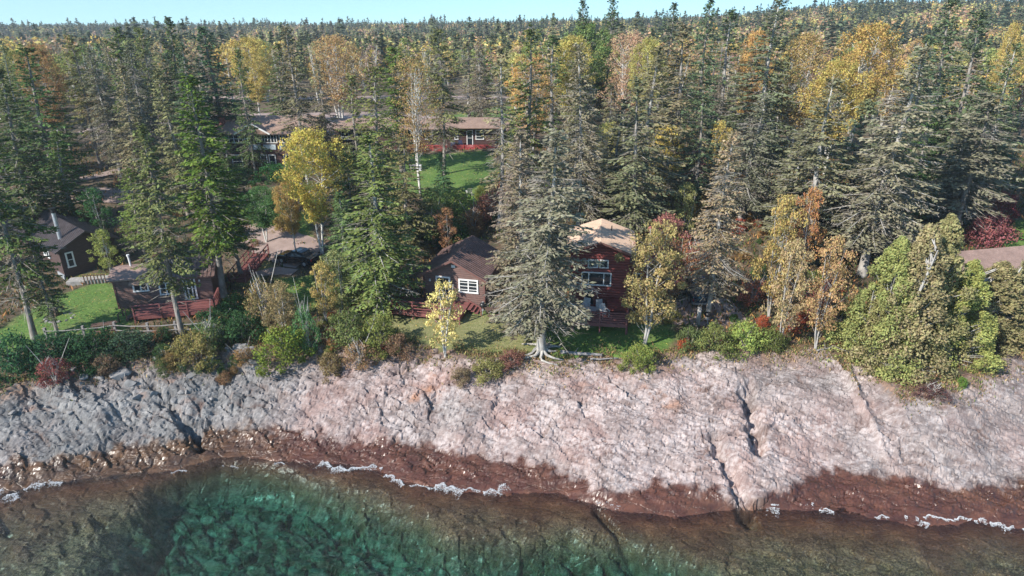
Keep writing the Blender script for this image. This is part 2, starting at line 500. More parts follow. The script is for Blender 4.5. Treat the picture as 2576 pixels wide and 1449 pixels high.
def gen_broad(seed, H=10., Rr=3., cb=.3, ncl=70, per=80, q=.22, crad=.75, shape='oval', stems=1, trunk_r=.12, fill=.75, lean=(0, 0), bare=0, hang=.0):
    r = np.random.default_rng(seed)
    Q = []; vv = []; limbs = []; cc = []
    tops = []
    for s in range(stems):
        a = s * 2 * np.pi / stems + seed; sp = 0 if stems == 1 else r.uniform(.25, .5) * Rr
        tops.append(np.array([math.cos(a) * sp + lean[0] * H, math.sin(a) * sp + lean[1] * H, H * r.uniform(.86, .97)]))
    for i in range(ncl):
        t = (i + r.random()) / ncl
        if shape == 'oval': pr = math.sqrt(max(0, 1 - (2 * t - 1) ** 2)) ** .8 * (1.08 - .25 * t)
        elif shape == 'cone': pr = (1 - t) ** .8 * 1.0 + .03
        elif shape == 'top': pr = math.sqrt(max(0, 1 - (2 * t - 1) ** 2)) * (.55 + .6 * t)
        else: pr = math.sqrt(max(0, 1 - t * t * .95))
        az = i * 2.39996 + r.normal(0, .4)
        rad = Rr * pr * r.uniform(fill, 1.05) * (1 + .22 * math.sin(az * 3 + seed) + .12 * math.sin(az * 5 + t * 9))
        if r.random() < .12: rad *= .45
        z = H * (cb + (1 - cb) * t) - crad * .3
        c0 = np.array([math.cos(az) * rad + lean[0] * z, math.sin(az) * rad + lean[1] * z, z])
        cc.append(c0)
        n = int(per * r.uniform(.6, 1.3))
        cr = crad * r.uniform(.6, 1.25) * (1.0 if shape != 'cone' else (.55 + .6 * (1 - t)))
        u = r.normal(0, 1, (n, 3)); u /= np.linalg.norm(u, axis=1, keepdims=True)
        rr = r.uniform(.25, 1.0, n) ** .6
        P = c0 + u * (rr * cr)[:, None] * np.array([1, 1, .8 + hang])
        d = r.normal(0, 1, (n, 3)) + np.array([0, 0, -.35 - hang]); 
        nrm = u + r.normal(0, .5, (n, 3)) + np.array([0, 0, .5])
        w = np.cross(nrm, d)
        Q.append(diamonds(P, d, w, q * r.uniform(.8, 1.4, n), q * r.uniform(.5, .9, n)))
        vv.append(np.clip(r.random() * .55 + .5 * r.random(n), 0, 1))
    for c0 in cc:
        tp = tops[r.integers(len(tops))]
        zb = max(H * cb * .5, c0[2] - r.uniform(.6, 1.6) - .25 * math.hypot(c0[0], c0[1])); f = zb / tp[2]
        b = np.array([tp[0] * f, tp[1] * f, zb])
        if r.random() < .7: limbs.append((np.array([b, (b + c0) / 2 + [0, 0, -.1], c0]), [trunk_r * .28, trunk_r * .2, .012]))
    for k in range(bare):
        tp = tops[r.integers(len(tops))]; f = r.uniform(.45, .95); b = tp * f
        az = r.uniform(0, 2 * np.pi); L = r.uniform(.8, 2.2) * (1.2 - f) * 1.6
        e = b + np.array([math.cos(az) * L * .5, math.sin(az) * L * .5, L])
        limbs.append((np.array([b, (b + e) / 2 + r.normal(0, .08, 3), e]), [.035, .025, .012]))
    tr = []
    for tp in tops:
        f = np.linspace(0, 1, 7)[:, None]
        P = f * tp[None] + np.stack([.12 * np.sin(f[:, 0] * 5 + seed), .12 * np.cos(f[:, 0] * 4 + seed) - .12, 0 * f[:, 0]], 1) * (f > 0)
        P[0, 2] = -.3
        tr.append((P, trunk_r * (1.15 - f[:, 0]) + .012))
    TV, TF = tubes(tr, 7)
    if limbs:
        LV, LF = tubes(limbs, 4); TF = np.concatenate([TF, LF + len(TV)]); TV = np.concatenate([TV, LV])
    return (TV, TF), np.concatenate(Q), np.concatenate(vv), np.zeros(sum(len(x) for x in Q))

PROTO = {}
def proto(kind, gen, H, Rr, bark, leaf, one=False):
    """a kind of plant as meshes: two (stem, crown) or one with both"""
    (TV, TF), Q, v, mm = gen
    if one:
        PROTO[kind] = (quads_to_mesh(kind, Q, [leaf, M['twig'], bark], v, mm, (TV, TF, 2)), None, H, Rr)
    else:
        tm = arr_mesh(kind + '_trunk', TV, TF, [bark], smooth=True)
        cm = quads_to_mesh(kind + '_crown', Q, [leaf, M['twig']], v, mm)
        PROTO[kind] = (tm, cm, H, Rr)
SP, BK, BG, BB = M['needle'], M['bark'], M['bark_grey'], M['birch_bark']
proto('spruceA', gen_spruce(1, 17, 3.0, .08, 205, .245, .10, .95), 17, 3.0, BG, SP)
proto('spruceB', gen_spruce(2, 17, 2.9, .18, 170, .28, .14, .9, .7), 17, 2.9, BK, SP)
proto('spruceC', gen_spruce(3, 17, 3.1, .20, 215, .235, .15, .88, .75, gap=.3, bare=.35), 17, 3.1, BG, SP)
proto('spruceD', gen_spruce(4, 17, 2.6, .30, 175, .28, .12, .9, .62, gap=.3, bare=.3, trunk_r=.15), 17, 2.6, BK, SP)
proto('spruceE', gen_spruce(5, 17, 3.0, .10, 200, .28, .04, 1.0, .85, gap=.15), 17, 3.0, BK, SP)
proto('spruceF', gen_spruce(15, 17, 2.0, .2, 130, .34, .2, .8, .55, gap=.3, bare=.5), 17, 2.0, BG, SP)
proto('spruceDead', gen_spruce(6, 17, 2.2, .15, 140, .30, .8, .8, .7, bare=1.5), 17, 2.2, BG, SP)
proto('spruceG', gen_spruce(9, 17, 2.9, .27, 190, .28, .05, .98, .72, gap=.18), 17, 2.9, BK, SP)
proto('spruceH', gen_spruce(12, 17, 3.1, .10, 165, .29, .08, .92, .68, gap=.42), 17, 3.1, BK, SP)
proto('fir', gen_spruce(8, 5, 1.3, .02, 90, .17, .02, 1.0, .95, trunk_r=.06, gap=.1), 5, 1.3, BK, SP)
proto('cedar', gen_broad(20, 9, 2.6, .01, 190, 115, .155, .55, 'cone', 1, .16, .8, hang=.2), 9, 2.6, BG, M['leaf'])
proto('cedarB', gen_broad(21, 9, 2.4, .01, 180, 115, .155, .55, 'cone', 2, .14, .7, hang=.2), 9, 2.4, BG, M['leaf'])
proto('birchFull', gen_broad(30, 12, 3.2, .34, 110, 130, .17, .72, 'top', 2, .10, .45, (-.03, 0)), 12, 3.2, BB, M['leaf'])
proto('birchThin', gen_broad(31, 15, 2.6, .36, 120, 75, .16, .8, 'oval', 3, .10, .4, bare=60), 15, 2.6, BB, M['leaf'])
proto('birchBare', gen_broad(32, 15, 2.3, .38, 80, 60, .15, .9, 'oval', 2, .08, .4, bare=90), 15, 2.3, BB, M['leaf'])
proto('maple', gen_broad(33, 8, 2.4, .24, 60, 78, .17, .6, 'oval', 3, .06, .3), 8, 2.4, BG, M['leaf'])
proto('ash', gen_broad(34, 9, 2.4, .22, 70, 130, .155, .62, 'oval', 2, .09, .4, (.05, 0)), 9, 2.4, BG, M['leaf'])
proto('youngBirch', gen_broad(35, 6, 1.4, .2, 46, 50, .16, .45, 'oval', 3, .05, .35), 6, 1.4, BB, M['leaf'])
proto('shrubA', gen_broad(40, 1.8, 1.4, .05, 38, 100, .11, .42, 'dome', 3, .03, .5), 1.8, 1.4, BK, M['leaf'], True)
proto('shrubB', gen_broad(41, 1.4, 1.3, .0, 34, 95, .105, .4, 'dome', 4, .025, .4), 1.4, 1.3, BK, M['leaf'], True)
proto('shrubC', gen_broad(42, 2.2, 1.2, .1, 34, 70, .11, .42, 'oval', 4, .03, .4, bare=14), 2.2, 1.2, BG, M['leaf'], True)
# lighter kinds for the woods behind
for k, (s, rr_, cb_, dd, pf) in enumerate([(50, 2.4, .1, .1, .8), (51, 1.9, .2, .2, .6), (52, 2.8, .08, .06, .9), (53, 1.7, .3, .35, .6)]):
    proto('farSpruce%d' % k, gen_spruce(s, 15, rr_, cb_, 75, .55, dd, .9, pf, .17), 15, rr_, BG, SP, True)
for k, (s, st, n_, pe) in enumerate([(60, 2, 36, 44), (61, 1, 30, 40), (62, 3, 30, 22)]):
    proto('farBroad%d' % k, gen_broad(s, 12, 3.0, .25, n_, pe, .42, .95, 'top' if k != 1 else 'oval', st, .12, .35, bare=12), 12, 3.0, BB, M['leaf'], True)

def plant(kind, name, x, y, z, H, width=None, tint=(.08, .11, .05), label=None, cat='tree', group=None, rz=None, tilt=(0, 0)):
    tm, cm, h0, r0 = PROTO[kind]
    sz = H / h0
    sx = sz if width is None else width / (2 * r0)
    rz = random.uniform(0, 6.28) if rz is None else rz
    if kind.startswith(('spruce', 'farS')): tint = (tint[0] * 1.0, tint[1] * .96, tint[2] * .78)
    tint = tuple(min(.9, c * random.uniform(.9, 1.1)) for c in tint)
    if cm is None:
        o = link(bpy.data.objects.new(name, tm)); o.color = (*tint, 1)
    else:
        o = empty(name, (x, y, z))
        t = link(bpy.data.objects.new('trunk', tm), o)
        c = link(bpy.data.objects.new('crown', cm), o); c.color = (*tint, 1)
    o.location = (x, y, z); o.rotation_euler = (tilt[0], tilt[1], rz); o.scale = (sx, sx, sz)
    return tag(o, label, cat, group)

# ================================================================== SETTING
def V2W(poly, z=None):
    out = []
    for a, b in poly:
        if z is None:
            x, y, _ = at(a, b)
        else: x, y = unproj(a, b, z)
        out.append((x, y))
    return out
# ---- rock shore and lake bed
DEEP = V2W([(215, 1560), (262, 1449), (290, 1400), (360, 1335), (405, 1285), (460, 1235), (545, 1185), (690, 1195), (820, 1265), (930, 1310), (1010, 1335), (1090, 1395),
            (1180, 1420), (1300, 1412), (1450, 1400), (1600, 1415), (1700, 1432), (1760, 1460), (1900, 1560), (1700, 1900), (500, 1900)], -1.6)
xs = np.concatenate([np.linspace(-220, -64, 60, endpoint=False), np.linspace(-64, 62, 1000), np.linspace(62, 220, 60)[1:]])
ys = np.concatenate([np.linspace(-120, 6, 24, endpoint=False), np.linspace(6, 24, 80, endpoint=False), np.linspace(24, 54, 250)])
X, Y = np.meshgrid(xs, ys)
wob = .5 * fbm(X / 2.2, Y / 2.2, 91, 4)
yD = np.interp(X, DX, DY); yA = np.interp(X, AX, AY) + wob; yB = np.interp(X, BX, BY)
zt = Gh(X, Y); hD = Gh(X, yD)
sAD = np.clip((Y - yA) / (yD - yA), 0, 1)
zr = .75 + (hD - .75) * sAD ** (.9)
zb = .75 * np.clip((Y - yB) / np.maximum(yA - yB, .4), 0, 1) ** 1.0
dB = np.maximum(yB - Y, 0)
deep = polymask(X + 1.6 * fbm(X / 3, Y / 3, 70, 4), Y + 1.1 * fbm(X / 3, Y / 3, 71, 4), DEEP, 1.5)
shelf = -(.03 + .17 * np.minimum(dB, 3) + .06 * np.clip(dB - 3, 0, 12) + .05 * np.clip(dB - 15, 0, 100)) * (dB > 0)
deep = deep * sstep(0, 2.2, dB)
zd = shelf * (1 - deep) + (-2.5 - .04 * dB) * deep * (dB > 0)
Z = np.where(Y > yA, zr, np.where(Y > yB, zb, zd))
Z = np.where(Y > yD, zt, Z)
# fractured faces: tilted blocks at two sizes, strongest where the photo shows breaks
crk = np.clip(.12 + 1.5 * fbm(X / 7 + 3, Y / 5, 31, 3), 0, .8)
for (cx, cy, rr_) in [(unproj(1900, 1080, 1.5) + (3.2,)), (unproj(1020, 1010, 2.6) + (4.2,)), (unproj(230, 960, 3.6) + (5.0,)), (unproj(450, 1060, 1.6) + (3.5,)), (unproj(600, 990, 2.6) + (4.5,))]:
    crk = np.maximum(crk, np.exp(-(((X - cx) / rr_) ** 2 + ((Y - cy) / 2.6) ** 2)))
crk = np.maximum(crk, .5 * sstep(-10, -18, X))
wx = X * .75 - .35 * Y + .8 * fbm(X / 2.5, Y / 2.5, 50, 3); wy = Y * 1.5 + .75 * X + .8 * fbm(X / 2.5, Y / 2.5, 51, 3)
e1, c1, c1b, o1x, o1y = worley(wx / 3.2, wy / 3.2, 61)
e2, c2, c2b, o2x, o2y = worley(wx / 1.15 + 7, wy / 1.15, 62)
e3, c3, c3b, o3x, o3y = worley(wx / .48 + 3, wy / .48, 63)
above = sstep(-.6, .4, Y - yB)
rockz = (c1 - .5) * .55 + (c1b - .5) * o1y * .9 + (c1 - .5) * o1x * .5 - .24 * np.exp(-(e1 / .05) ** 2) * (noise(X / 3.1, Y / 3.1, 163) > -.05)
rock2 = (c2 - .5) * .26 + (c2b - .5) * o2y * .42 + (c2 - .5) * o2x * .25 - .15 * np.exp(-(e2 / .06) ** 2)
rock3 = (c3 - .5) * .10 + (c3b - .5) * o3y * .16 - .05 * np.exp(-(e3 / .1) ** 2)
soft = .55 * fbm(X / 4.5, Y / 3.0, 33, 4) + .06 * fbm(X / .9, Y / .9, 34, 4)
streak = .05 * fbm((X * .9 + Y * .45) / 2.6, (Y * .9 - X * .45) / .42, 38, 4)
damp = np.clip((Y - yB) / 1.2, .28, 1) * (1 - .6 * sstep(-.6, .8, Y - yD))
Z = Z + sstep(-1.1, .2, Y - yB) * (damp * (soft * .75 + (.10 + .85 * crk) * rockz * .85 + (.34 + .8 * crk) * rock2 * .95 + (.75 + .6 * crk) * rock3 + streak * 1.0))
under = 1 - sstep(-1.0, .2, Y - yB)
bedn = .55 * fbm(X / 2.6, Y / 2.6, 44, 4) + .35 * (c2 - .5) * (1 + deep) - .25 * np.exp(-(e2 / .09) ** 2) * (.4 + deep) + .12 * (c3 - .5)
Z = Z + under * np.clip(bedn, -.9, .5 + .6 * deep) * np.clip(dB / 4, .22, 1)
# a long ledge crack in the lake bed
for a, b, w in [((1500, 1330), (1630, 1449), .25), ((330, 1449), (410, 1335), .45)]:
    ax, ay = unproj(*a, -1.5); bx, by = unproj(*b, -1.5)
    L = (bx - ax) ** 2 + (by - ay) ** 2; t = np.clip(((X - ax) * (bx - ax) + (Y - ay) * (by - ay)) / L, 0, 1)
    Z = Z - (.5 if a[0] > 1000 else .9) * np.exp(-(np.hypot(X - ax - t * (bx - ax), Y - ay - t * (by - ay)) / w) ** 2)
# the gully at the right
for a, b, w, dpt in [((1800, 1120), (1890, 1265), .5, .9), ((1870, 1020), (1905, 1150), .45, 1.0), ((395, 1010), (505, 1100), .28, .7), ((1010, 985), (1120, 960), .3, .5), ((1125, 950), (1100, 1040), .22, .22)]:
    ax, ay = unproj(*a, 1.6); bx, by = unproj(*b, 1.2)
    L = (bx - ax) ** 2 + (by - ay) ** 2; t = np.clip(((X - ax) * (bx - ax) + (Y - ay) * (by - ay)) / L, 0, 1)
    wv = .8 * fbm(X / 1.1, Y / 1.1, 77, 3)
    Z = Z - dpt * np.exp(-((np.hypot(X - ax - t * (bx - ax), Y - ay - t * (by - ay)) + wv) / w) ** 2)
Z = Z - .9 * sstep(.3, 2.2, Y - yD + .8 * fbm(X / 2, Y / 2, 92, 3))
grey = np.clip(sstep(-13, -22, X) + .35 * sstep(16, 30, X - (40 - Y)) + .55 * fbm(X / 4, Y / 4, 81, 3) + .5 * np.exp(-(((X + 4) / 3.5) ** 2 + ((Y - 43) / 2.2) ** 2)), 0, 1)
wet = 1 - sstep(-.15, .5, Y - yA + 1.1 * fbm(X / .9, Y / .7, 83, 4))
ck = np.clip(np.exp(-(e1 / .05) ** 2) * sstep(.05, .3, fbm(X / 3, Y / 3, 150, 3)) + .8 * np.exp(-(e2 / .06) ** 2) * sstep(.05, .3, fbm(X / 2, Y / 2, 151, 3)), 0, 1) * (1 - under)
pale = sstep(.0, .35, fbm(X / 3.4, Y / 2.2, 160, 4) + .25 * np.exp(-((X - 8) / 14) ** 2))
dirt = sstep(-1.9, -.2, Y - yD + 1.4 * fbm(X / 1.6, Y / 1.6, 85, 4))
rust = np.clip(1.6 * fbm(X / 1.8 + 9, Y / 1.1, 88, 4) - .35, 0, 1) * sstep(-6, -1, Y - yD)
for (px, py, s_) in [(1685, 1015, 1.0), (1085, 975, .8), (1040, 990, .6), (1610, 955, .5), (1660, 1000, .6)]:
    cx, cy = unproj(px, py, 3.0); rust = np.maximum(rust, 1.2 * np.exp(-(((X - cx) / s_) ** 2 + ((Y - cy) / (.6 * s_)) ** 2)) * (.6 + fbm(X * 2, Y * 2, 89, 2)))
nearsh = np.clip(1 - dB / (4.2 + 2.6 * fbm(X / 3, Y / 3, 140, 3)), 0, 1)
vcol = np.stack([grey, wet, np.where(Y < yB, nearsh, np.where(under > .01, 1, np.clip(dirt, 0, 1))), np.ones_like(grey)], -1).reshape(-1, 4)
vcol2 = np.stack([deep * under, np.clip(rust, 0, 1), under, np.ones_like(grey)], -1).reshape(-1, 4)

m, nt, nodes, links, p = new_mat('shore_rock')
A1 = N(nodes, "ShaderNodeSeparateColor"); links.new(attr(nt, 'ca').outputs['Color'], A1.inputs[0])
A2 = N(nodes, "ShaderNodeSeparateColor"); links.new(attr(nt, 'cb').outputs['Color'], A2.inputs[0])
nA = noise_n(nt, .9, 8, .62); nB = noise_n(nt, 3.5, 6, .6); nC = noise_n(nt, .28, 4, .6); nD = noise_n(nt, 9, 4, .6)
pink = mixc(nt, ramp(nt, nA, .36, .62), (.165, .12, .11), (.345, .272, .252))
pink = mixc(nt, ramp(nt, nB, .5, .68), pink, (.46, .39, .37))
pink = mixc(nt, math_n(nt, 'MULTIPLY', ramp(nt, nC, .45, .62), .5), pink, (.30, .175, .15))
gry = mixc(nt, ramp(nt, nA, .36, .62), (.09, .088, .088), (.205, .20, .196))
gry = mixc(nt, ramp(nt, nB, .52, .72), gry, (.28, .275, .27))
col = mixc(nt, A1.outputs[0], pink, gry)
col = mixc(nt, math_n(nt, 'MULTIPLY', A2.outputs[1], .8, True), col, (.42, .20, .11))
col = mixc(nt, math_n(nt, 'MULTIPLY', ramp(nt, nD, .56, .66), .35), col, (.19, .15, .14))
dirtc = mixc(nt, ramp(nt, nB, .4, .65), (.10, .062, .04), (.30, .19, .135))
dm = math_n(nt, 'MULTIPLY', A1.outputs[2], ramp(nt, nB, .30, .55), True)
col = mixc(nt, dm, col, dirtc)
ckn = attr(nt, 'ck'); A3 = N(nodes, 'ShaderNodeSeparateColor'); links.new(ckn.outputs['Color'], A3.inputs[0])
col = mixc(nt, math_n(nt, 'MULTIPLY', math_n(nt, 'MULTIPLY', A3.outputs[1], ramp(nt, nB, .38, .56)), .75), col, mixc(nt, A1.outputs[0], (.48, .405, .385), (.29, .28, .27)))
col = mixc(nt, math_n(nt, 'MULTIPLY', A3.outputs[0], .85), col, (.11, .06, .045))
wetc = mixc(nt, ramp(nt, nA, .36, .66), (.07, .028, .022), (.13, .055, .036))
wetc = mixc(nt, ramp(nt, nB, .52, .7), wetc, (.07, .035, .026))
wetg = mixc(nt, A1.outputs[0], wetc, mixc(nt, ramp(nt, nA, .36, .66), (.05, .032, .024), (.13, .07, .035)))
col = mixc(nt, A1.outputs[1], col, wetg)
bedc = mixc(nt, ramp(nt, nA, .36, .62), (.15, .10, .055), (.40, .27, .15))
bedc = mixc(nt, ramp(nt, noise_n(nt, 10, 5, .8), .48, .58), bedc, (.70, .50, .29)); bedc = mixc(nt, ramp(nt, noise_n(nt, 6, 6, .8), .5, .6), bedc, (.07, .055, .03))
bedc = mixc(nt, math_n(nt, 'MULTIPLY', ramp(nt, noise_n(nt, .22, 3, .5), .5, .6), .5), bedc, (.26, .12, .07))
deepc = mixc(nt, ramp(nt, noise_n(nt, 1.3, 7, .68), .42, .60), (.07, .09, .045), (.34, .37, .26))
bedc = mixc(nt, A1.outputs[2], bedc, mixc(nt, ramp(nt, nA, .36, .62), (.17, .06, .03), (.34, .15, .07)))
bedc = mixc(nt, A2.outputs[0], bedc, deepc)
col = mixc(nt, A2.outputs[2], col, bedc)
links.new(col, p.inputs['Base Color'])
rg = math_n(nt, 'MULTIPLY', A1.outputs[1], -.52); links.new(math_n(nt, 'ADD', rg, .85), p.inputs['Roughness'])
b1 = bump(nt, noise_n(nt, 3.0, 6, .55), .35, .05)
vor = N(nodes, "ShaderNodeTexVoronoi"); vor.feature = 'DISTANCE_TO_EDGE'; vor.inputs['Scale'].default_value = 1.6
tc = nodes.new("ShaderNodeTexCoord"); mpn = nodes.new("ShaderNodeMapping"); mpn.inputs['Rotation'].default_value = (0, 0, .55); mpn.inputs['Scale'].default_value = (.55, 1.5, 1)
mxv = mixc(nt, .35, tc.outputs['Object'], noise_n(nt, 1.5, 4, .6)); links.new(mxv, mpn.inputs[0]); links.new(mpn.outputs[0], vor.inputs['Vector'])
b2 = bump(nt, ramp(nt, vor.outputs['Distance'], 0, .06), .5, .06, b1)
v3 = N(nodes, "ShaderNodeTexVoronoi"); v3.inputs['Scale'].default_value = 2.4; v4 = N(nodes, "ShaderNodeTexVoronoi"); v4.inputs['Scale'].default_value = 6.5
links.new(mpn.outputs[0], v3.inputs['Vector']); links.new(mpn.outputs[0], v4.inputs['Vector'])
b3 = bump(nt, math_n(nt, 'ADD', v3.outputs['Color'], math_n(nt, 'MULTIPLY', v4.outputs['Color'], .5)), .7, .09, b2)
links.new(b3, p.inputs['Normal'])
fac_ = ramp(nt, v3.outputs['Color'], 0, 1, (.84, .84, .85), (1.12, 1.12, 1.12)); links.new(mixc(nt, 1.0, col, fac_, 'MULTIPLY'), p.inputs['Base Color'])
me = grid_mesh('rock_shore', xs, ys, Z, [m], {'ca': ('POINT', 'FLOAT_COLOR', vcol), 'cb': ('POINT', 'FLOAT_COLOR', vcol2), 'ck': ('POINT', 'FLOAT_COLOR', np.stack([ck, pale, ck * 0, ck * 0 + 1], -1).reshape(-1, 4))}, smooth=False)
rock = link(bpy.data.objects.new('rock_shore', me)); tag(rock, 'bare pinkish grey rock shore sloping into the lake', kind='structure')
def rock_z(x, y):
    j = int(np.clip(np.searchsorted(ys, y), 1, len(ys) - 1)); i = int(np.clip(np.searchsorted(xs, x), 1, len(xs) - 1))
    return float(Z[j, i])
def surf_z(x, y):
    return max(rock_z(x, y), land_z(x, y)) if y < 53 else g1(x, y)
def land_z(x, y):
    yd = float(np.interp(x, DX, DY))
    return g1(x, y) - 1.3 * float(sstep(-.4, 1.0, np.array(yd - y + .4))) - .75 * max(0, yd - y)

# ---- ground sheet
xs2 = np.concatenate([np.geomspace(-1500, -132, 24, endpoint=False), np.linspace(-132, 132, 560), np.geomspace(132, 1500, 25)[1:]])
ys2 = np.concatenate([np.linspace(42, 120, 200, endpoint=False), np.linspace(120, 260, 90, endpoint=False), np.geomspace(260, 1350, 45)])
X2, Y2 = np.meshgrid(xs2, ys2)
Z2 = Gh(X2, Y2)
yD2 = np.interp(X2, DX, DY)
Z2 = Z2 - 1.3 * sstep(-.4, 1.0, yD2 - Y2 + .4) - .75 * np.clip(yD2 - Y2, 0, 30)
LAWNS = [[(985, 385), (1225, 380), (1290, 450), (1280, 490), (1200, 520), (1110, 512), (980, 480)],
         [(-40, 850), (60, 790), (130, 745), (270, 703), (345, 800), (300, 842), (150, 850), (40, 890), (-40, 900)],
         [(900, 795), (1010, 790), (1060, 800), (1230, 780), (1340, 790), (1480, 815), (1700, 815), (1690, 880), (1620, 908), (1420, 900), (1340, 895), (1180, 880), (1080, 868), (960, 835)],
         [(590, 720), (640, 655), (672, 650), (690, 680), (655, 705), (620, 720)],
         [(640, 580), (690, 540), (775, 530), (785, 612), (720, 602), (660, 590)],
         [(2500, 560), (2700, 540), (2700, 640), (2480, 630)], [(690, 700), (790, 690), (800, 780), (720, 790)],
         [(1090, 303), (1240, 268), (1400, 268), (1400, 300), (1100, 306)], [(200, 690), (270, 690), (270, 712), (200, 712)]]
lawn = np.zeros_like(X2)
near = (np.abs(X2) < 140) & (Y2 < 200)
wxx = X2 + .5 * fbm(X2 / 1.5, Y2 / 1.5, 5, 3); wyy = Y2 + .5 * fbm(X2 / 1.5, Y2 / 1.5, 6, 3)
for pl in LAWNS:
    lawn[near] = np.maximum(lawn[near], polymask(wxx[near], wyy[near], V2W(pl), .35))
DRY = [[(900, 790), (1010, 790), (1230, 790), (1350, 800), (1350, 895), (1180, 880), (1080, 868), (960, 835)], [(590, 720), (640, 655), (690, 655), (690, 680), (620, 720)]]
dry = np.zeros_like(X2)
for pl in DRY: dry[near] = np.maximum(dry[near], polymask(wxx[near], wyy[near], V2W(pl), 1.0))
gc = np.stack([lawn, dry, sstep(170, 330, Y2), np.ones_like(lawn)], -1).reshape(-1, 4)
m, nt, nodes, links, p = new_mat('forest_ground')
A1 = N(nodes, "ShaderNodeSeparateColor"); links.new(attr(nt, 'ca').outputs['Color'], A1.inputs[0])
n1 = noise_n(nt, .8, 6, .65); n2 = noise_n(nt, 4, 5, .65); n3 = noise_n(nt, 14, 3, .7)
fl = mixc(nt, ramp(nt, n1, .38, .62), (.055, .045, .028), (.16, .10, .065))
fl = mixc(nt, ramp(nt, n2, .5, .66), fl, (.06, .075, .025))
fl = mixc(nt, math_n(nt, 'MULTIPLY', ramp(nt, n3, .6, .7), .6), fl, (.30, .18, .09))
lw = mixc(nt, ramp(nt, n2, .35, .65), (.055, .12, .018), (.12, .21, .035))
ld = mixc(nt, ramp(nt, n2, .35, .65), (.15, .17, .055), (.27, .25, .12))
lw = mixc(nt, math_n(nt, 'MULTIPLY', ramp(nt, n1, .5, .65), .35), lw, ld)
lw = mixc(nt, A1.outputs[1], lw, ld)
lw = mixc(nt, math_n(nt, 'MULTIPLY', ramp(nt, n3, .62, .70), .35), lw, (.36, .30, .12))
col = mixc(nt, A1.outputs[0], fl, lw)
col = mixc(nt, A1.outputs[2], col, mixc(nt, ramp(nt, n1, .4, .6), (.05, .05, .03), (.14, .11, .06)))
links.new(col, p.inputs['Base Color']); p.inputs['Roughness'].default_value = .95
links.new(bump(nt, n2, .7, .12, bump(nt, n3, .6, .05)), p.inputs['Normal'])
me = grid_mesh('ground', xs2, ys2, Z2, [m], {'ca': ('POINT', 'FLOAT_COLOR', gc)})
tag(link(bpy.data.objects.new('ground', me)), 'forest floor and mown lawns above the shore', kind='structure')

# ---- drives and parking as ribbons laid on the land
def ribbon(name, pts, widths, mat, label, off=.05, nlat=8):
    pts = [Vector((p[0], p[1])) for p in pts]
    P = []; W = []
    for k in range(len(pts) - 1):
        a, b = pts[k], pts[k + 1]; n = max(2, int((b - a).length / .8))
        for i in range(n): P.append(a.lerp(b, i / n)); W.append(widths[k] + (widths[k + 1] - widths[k]) * i / n)
    P.append(pts[-1]); W.append(widths[-1])
    Pn = np.array(P); k = np.ones(7) / 7
    pad = np.pad(Pn, ((3, 3), (0, 0)), 'edge'); Pn = np.stack([np.convolve(pad[:, i], k, 'valid') for i in (0, 1)], 1)
    T = np.gradient(Pn, axis=0); T /= np.linalg.norm(T, axis=1, keepdims=True) + 1e-9; Nn = np.stack([-T[:, 1], T[:, 0]], 1)
    rows = []
    for j in range(nlat + 1):
        s = j / nlat - .5
        wob = (.25 * noise(Pn[:, 0] / 1.3, Pn[:, 1] / 1.3, 5 + j) if j in (0, nlat) else 0)
        q = Pn + Nn * (np.array(W) * s + wob)[:, None]
        rows.append(np.column_stack([q, Gh(q[:, 0], q[:, 1]) + off]))
    Vv = np.stack(rows, 1); K, L = Vv.shape[:2]; i = np.arange(K * L).reshape(K, L)
    Fq = np.stack([i[:-1, :-1], i[1:, :-1], i[1:, 1:], i[:-1, 1:]], -1).reshape(-1, 4)
    o = link(bpy.data.objects.new(name, arr_mesh(name, Vv.reshape(-1, 3), Fq, [mat], smooth=True)))
    return tag(o, label, kind='structure')
m, nt, nodes, links, p = new_mat('gravel')
n1 = noise_n(nt, .7, 5, .6); n2 = noise_n(nt, 12, 4, .7)
c = mixc(nt, ramp(nt, n1, .35, .65), (.27, .195, .17), (.40, .30, .27)); c = mixc(nt, math_n(nt, 'MULTIPLY', ramp(nt, n2, .4, .7), .5), c, (.22, .17, .145))
links.new(c, p.inputs['Base Color']); p.inputs['Roughness'].default_value = .95; links.new(bump(nt, n2, .5, .03), p.inputs['Normal'])
M['gravel'] = m
A_ = lambda a, b: at(a, b)[:2]
ribbon('driveway', [A_(800, 650), A_(735, 632), A_(690, 610), A_(620, 575), A_(520, 535), A_(400, 500), A_(280, 490), A_(120, 500), A_(-120, 510)], [5.5, 6.0, 5.5, 4, 3.5, 4, 5, 7, 7], M['gravel'], 'pinkish gravel drive curving past the dark car')
ribbon('gravel_road', [A_(-150, 492), A_(60, 473), A_(200, 455), A_(290, 432), A_(420, 408), A_(520, 395)], [3.2, 3.2, 3, 2.8, 2.8, 2.8], M['gravel'], 'narrow gravel road under the trees at the left', off=.09)
ribbon('footpath', [A_(640, 700), A_(655, 680), A_(690, 680), A_(760, 690)], [1.4, 1.8, 2, 1.6], M['gravel'], 'gravel footpath at the foot of the wooden stairs', off=.07, nlat=4)
ribbon('parking_lot', [(-78, 128), (-50, 131), (-30, 131), (-12, 128)], [14, 22, 24, 16], M['gravel'], 'wide gravel parking lot behind the long lodge')
ribbon('gravel_pad', [A_(1650, 790), A_(1760, 785), A_(1880, 780)], [4, 5.5, 4], M['gravel'], 'shaded gravel pad under the dark pickup truck')
ribbon('highway', [(-400, 176), (-120, 168), (60, 164), (400, 170)], [5, 5, 5, 5], M['gravel'], 'pale road crossing the woods behind the lodge', off=.12)

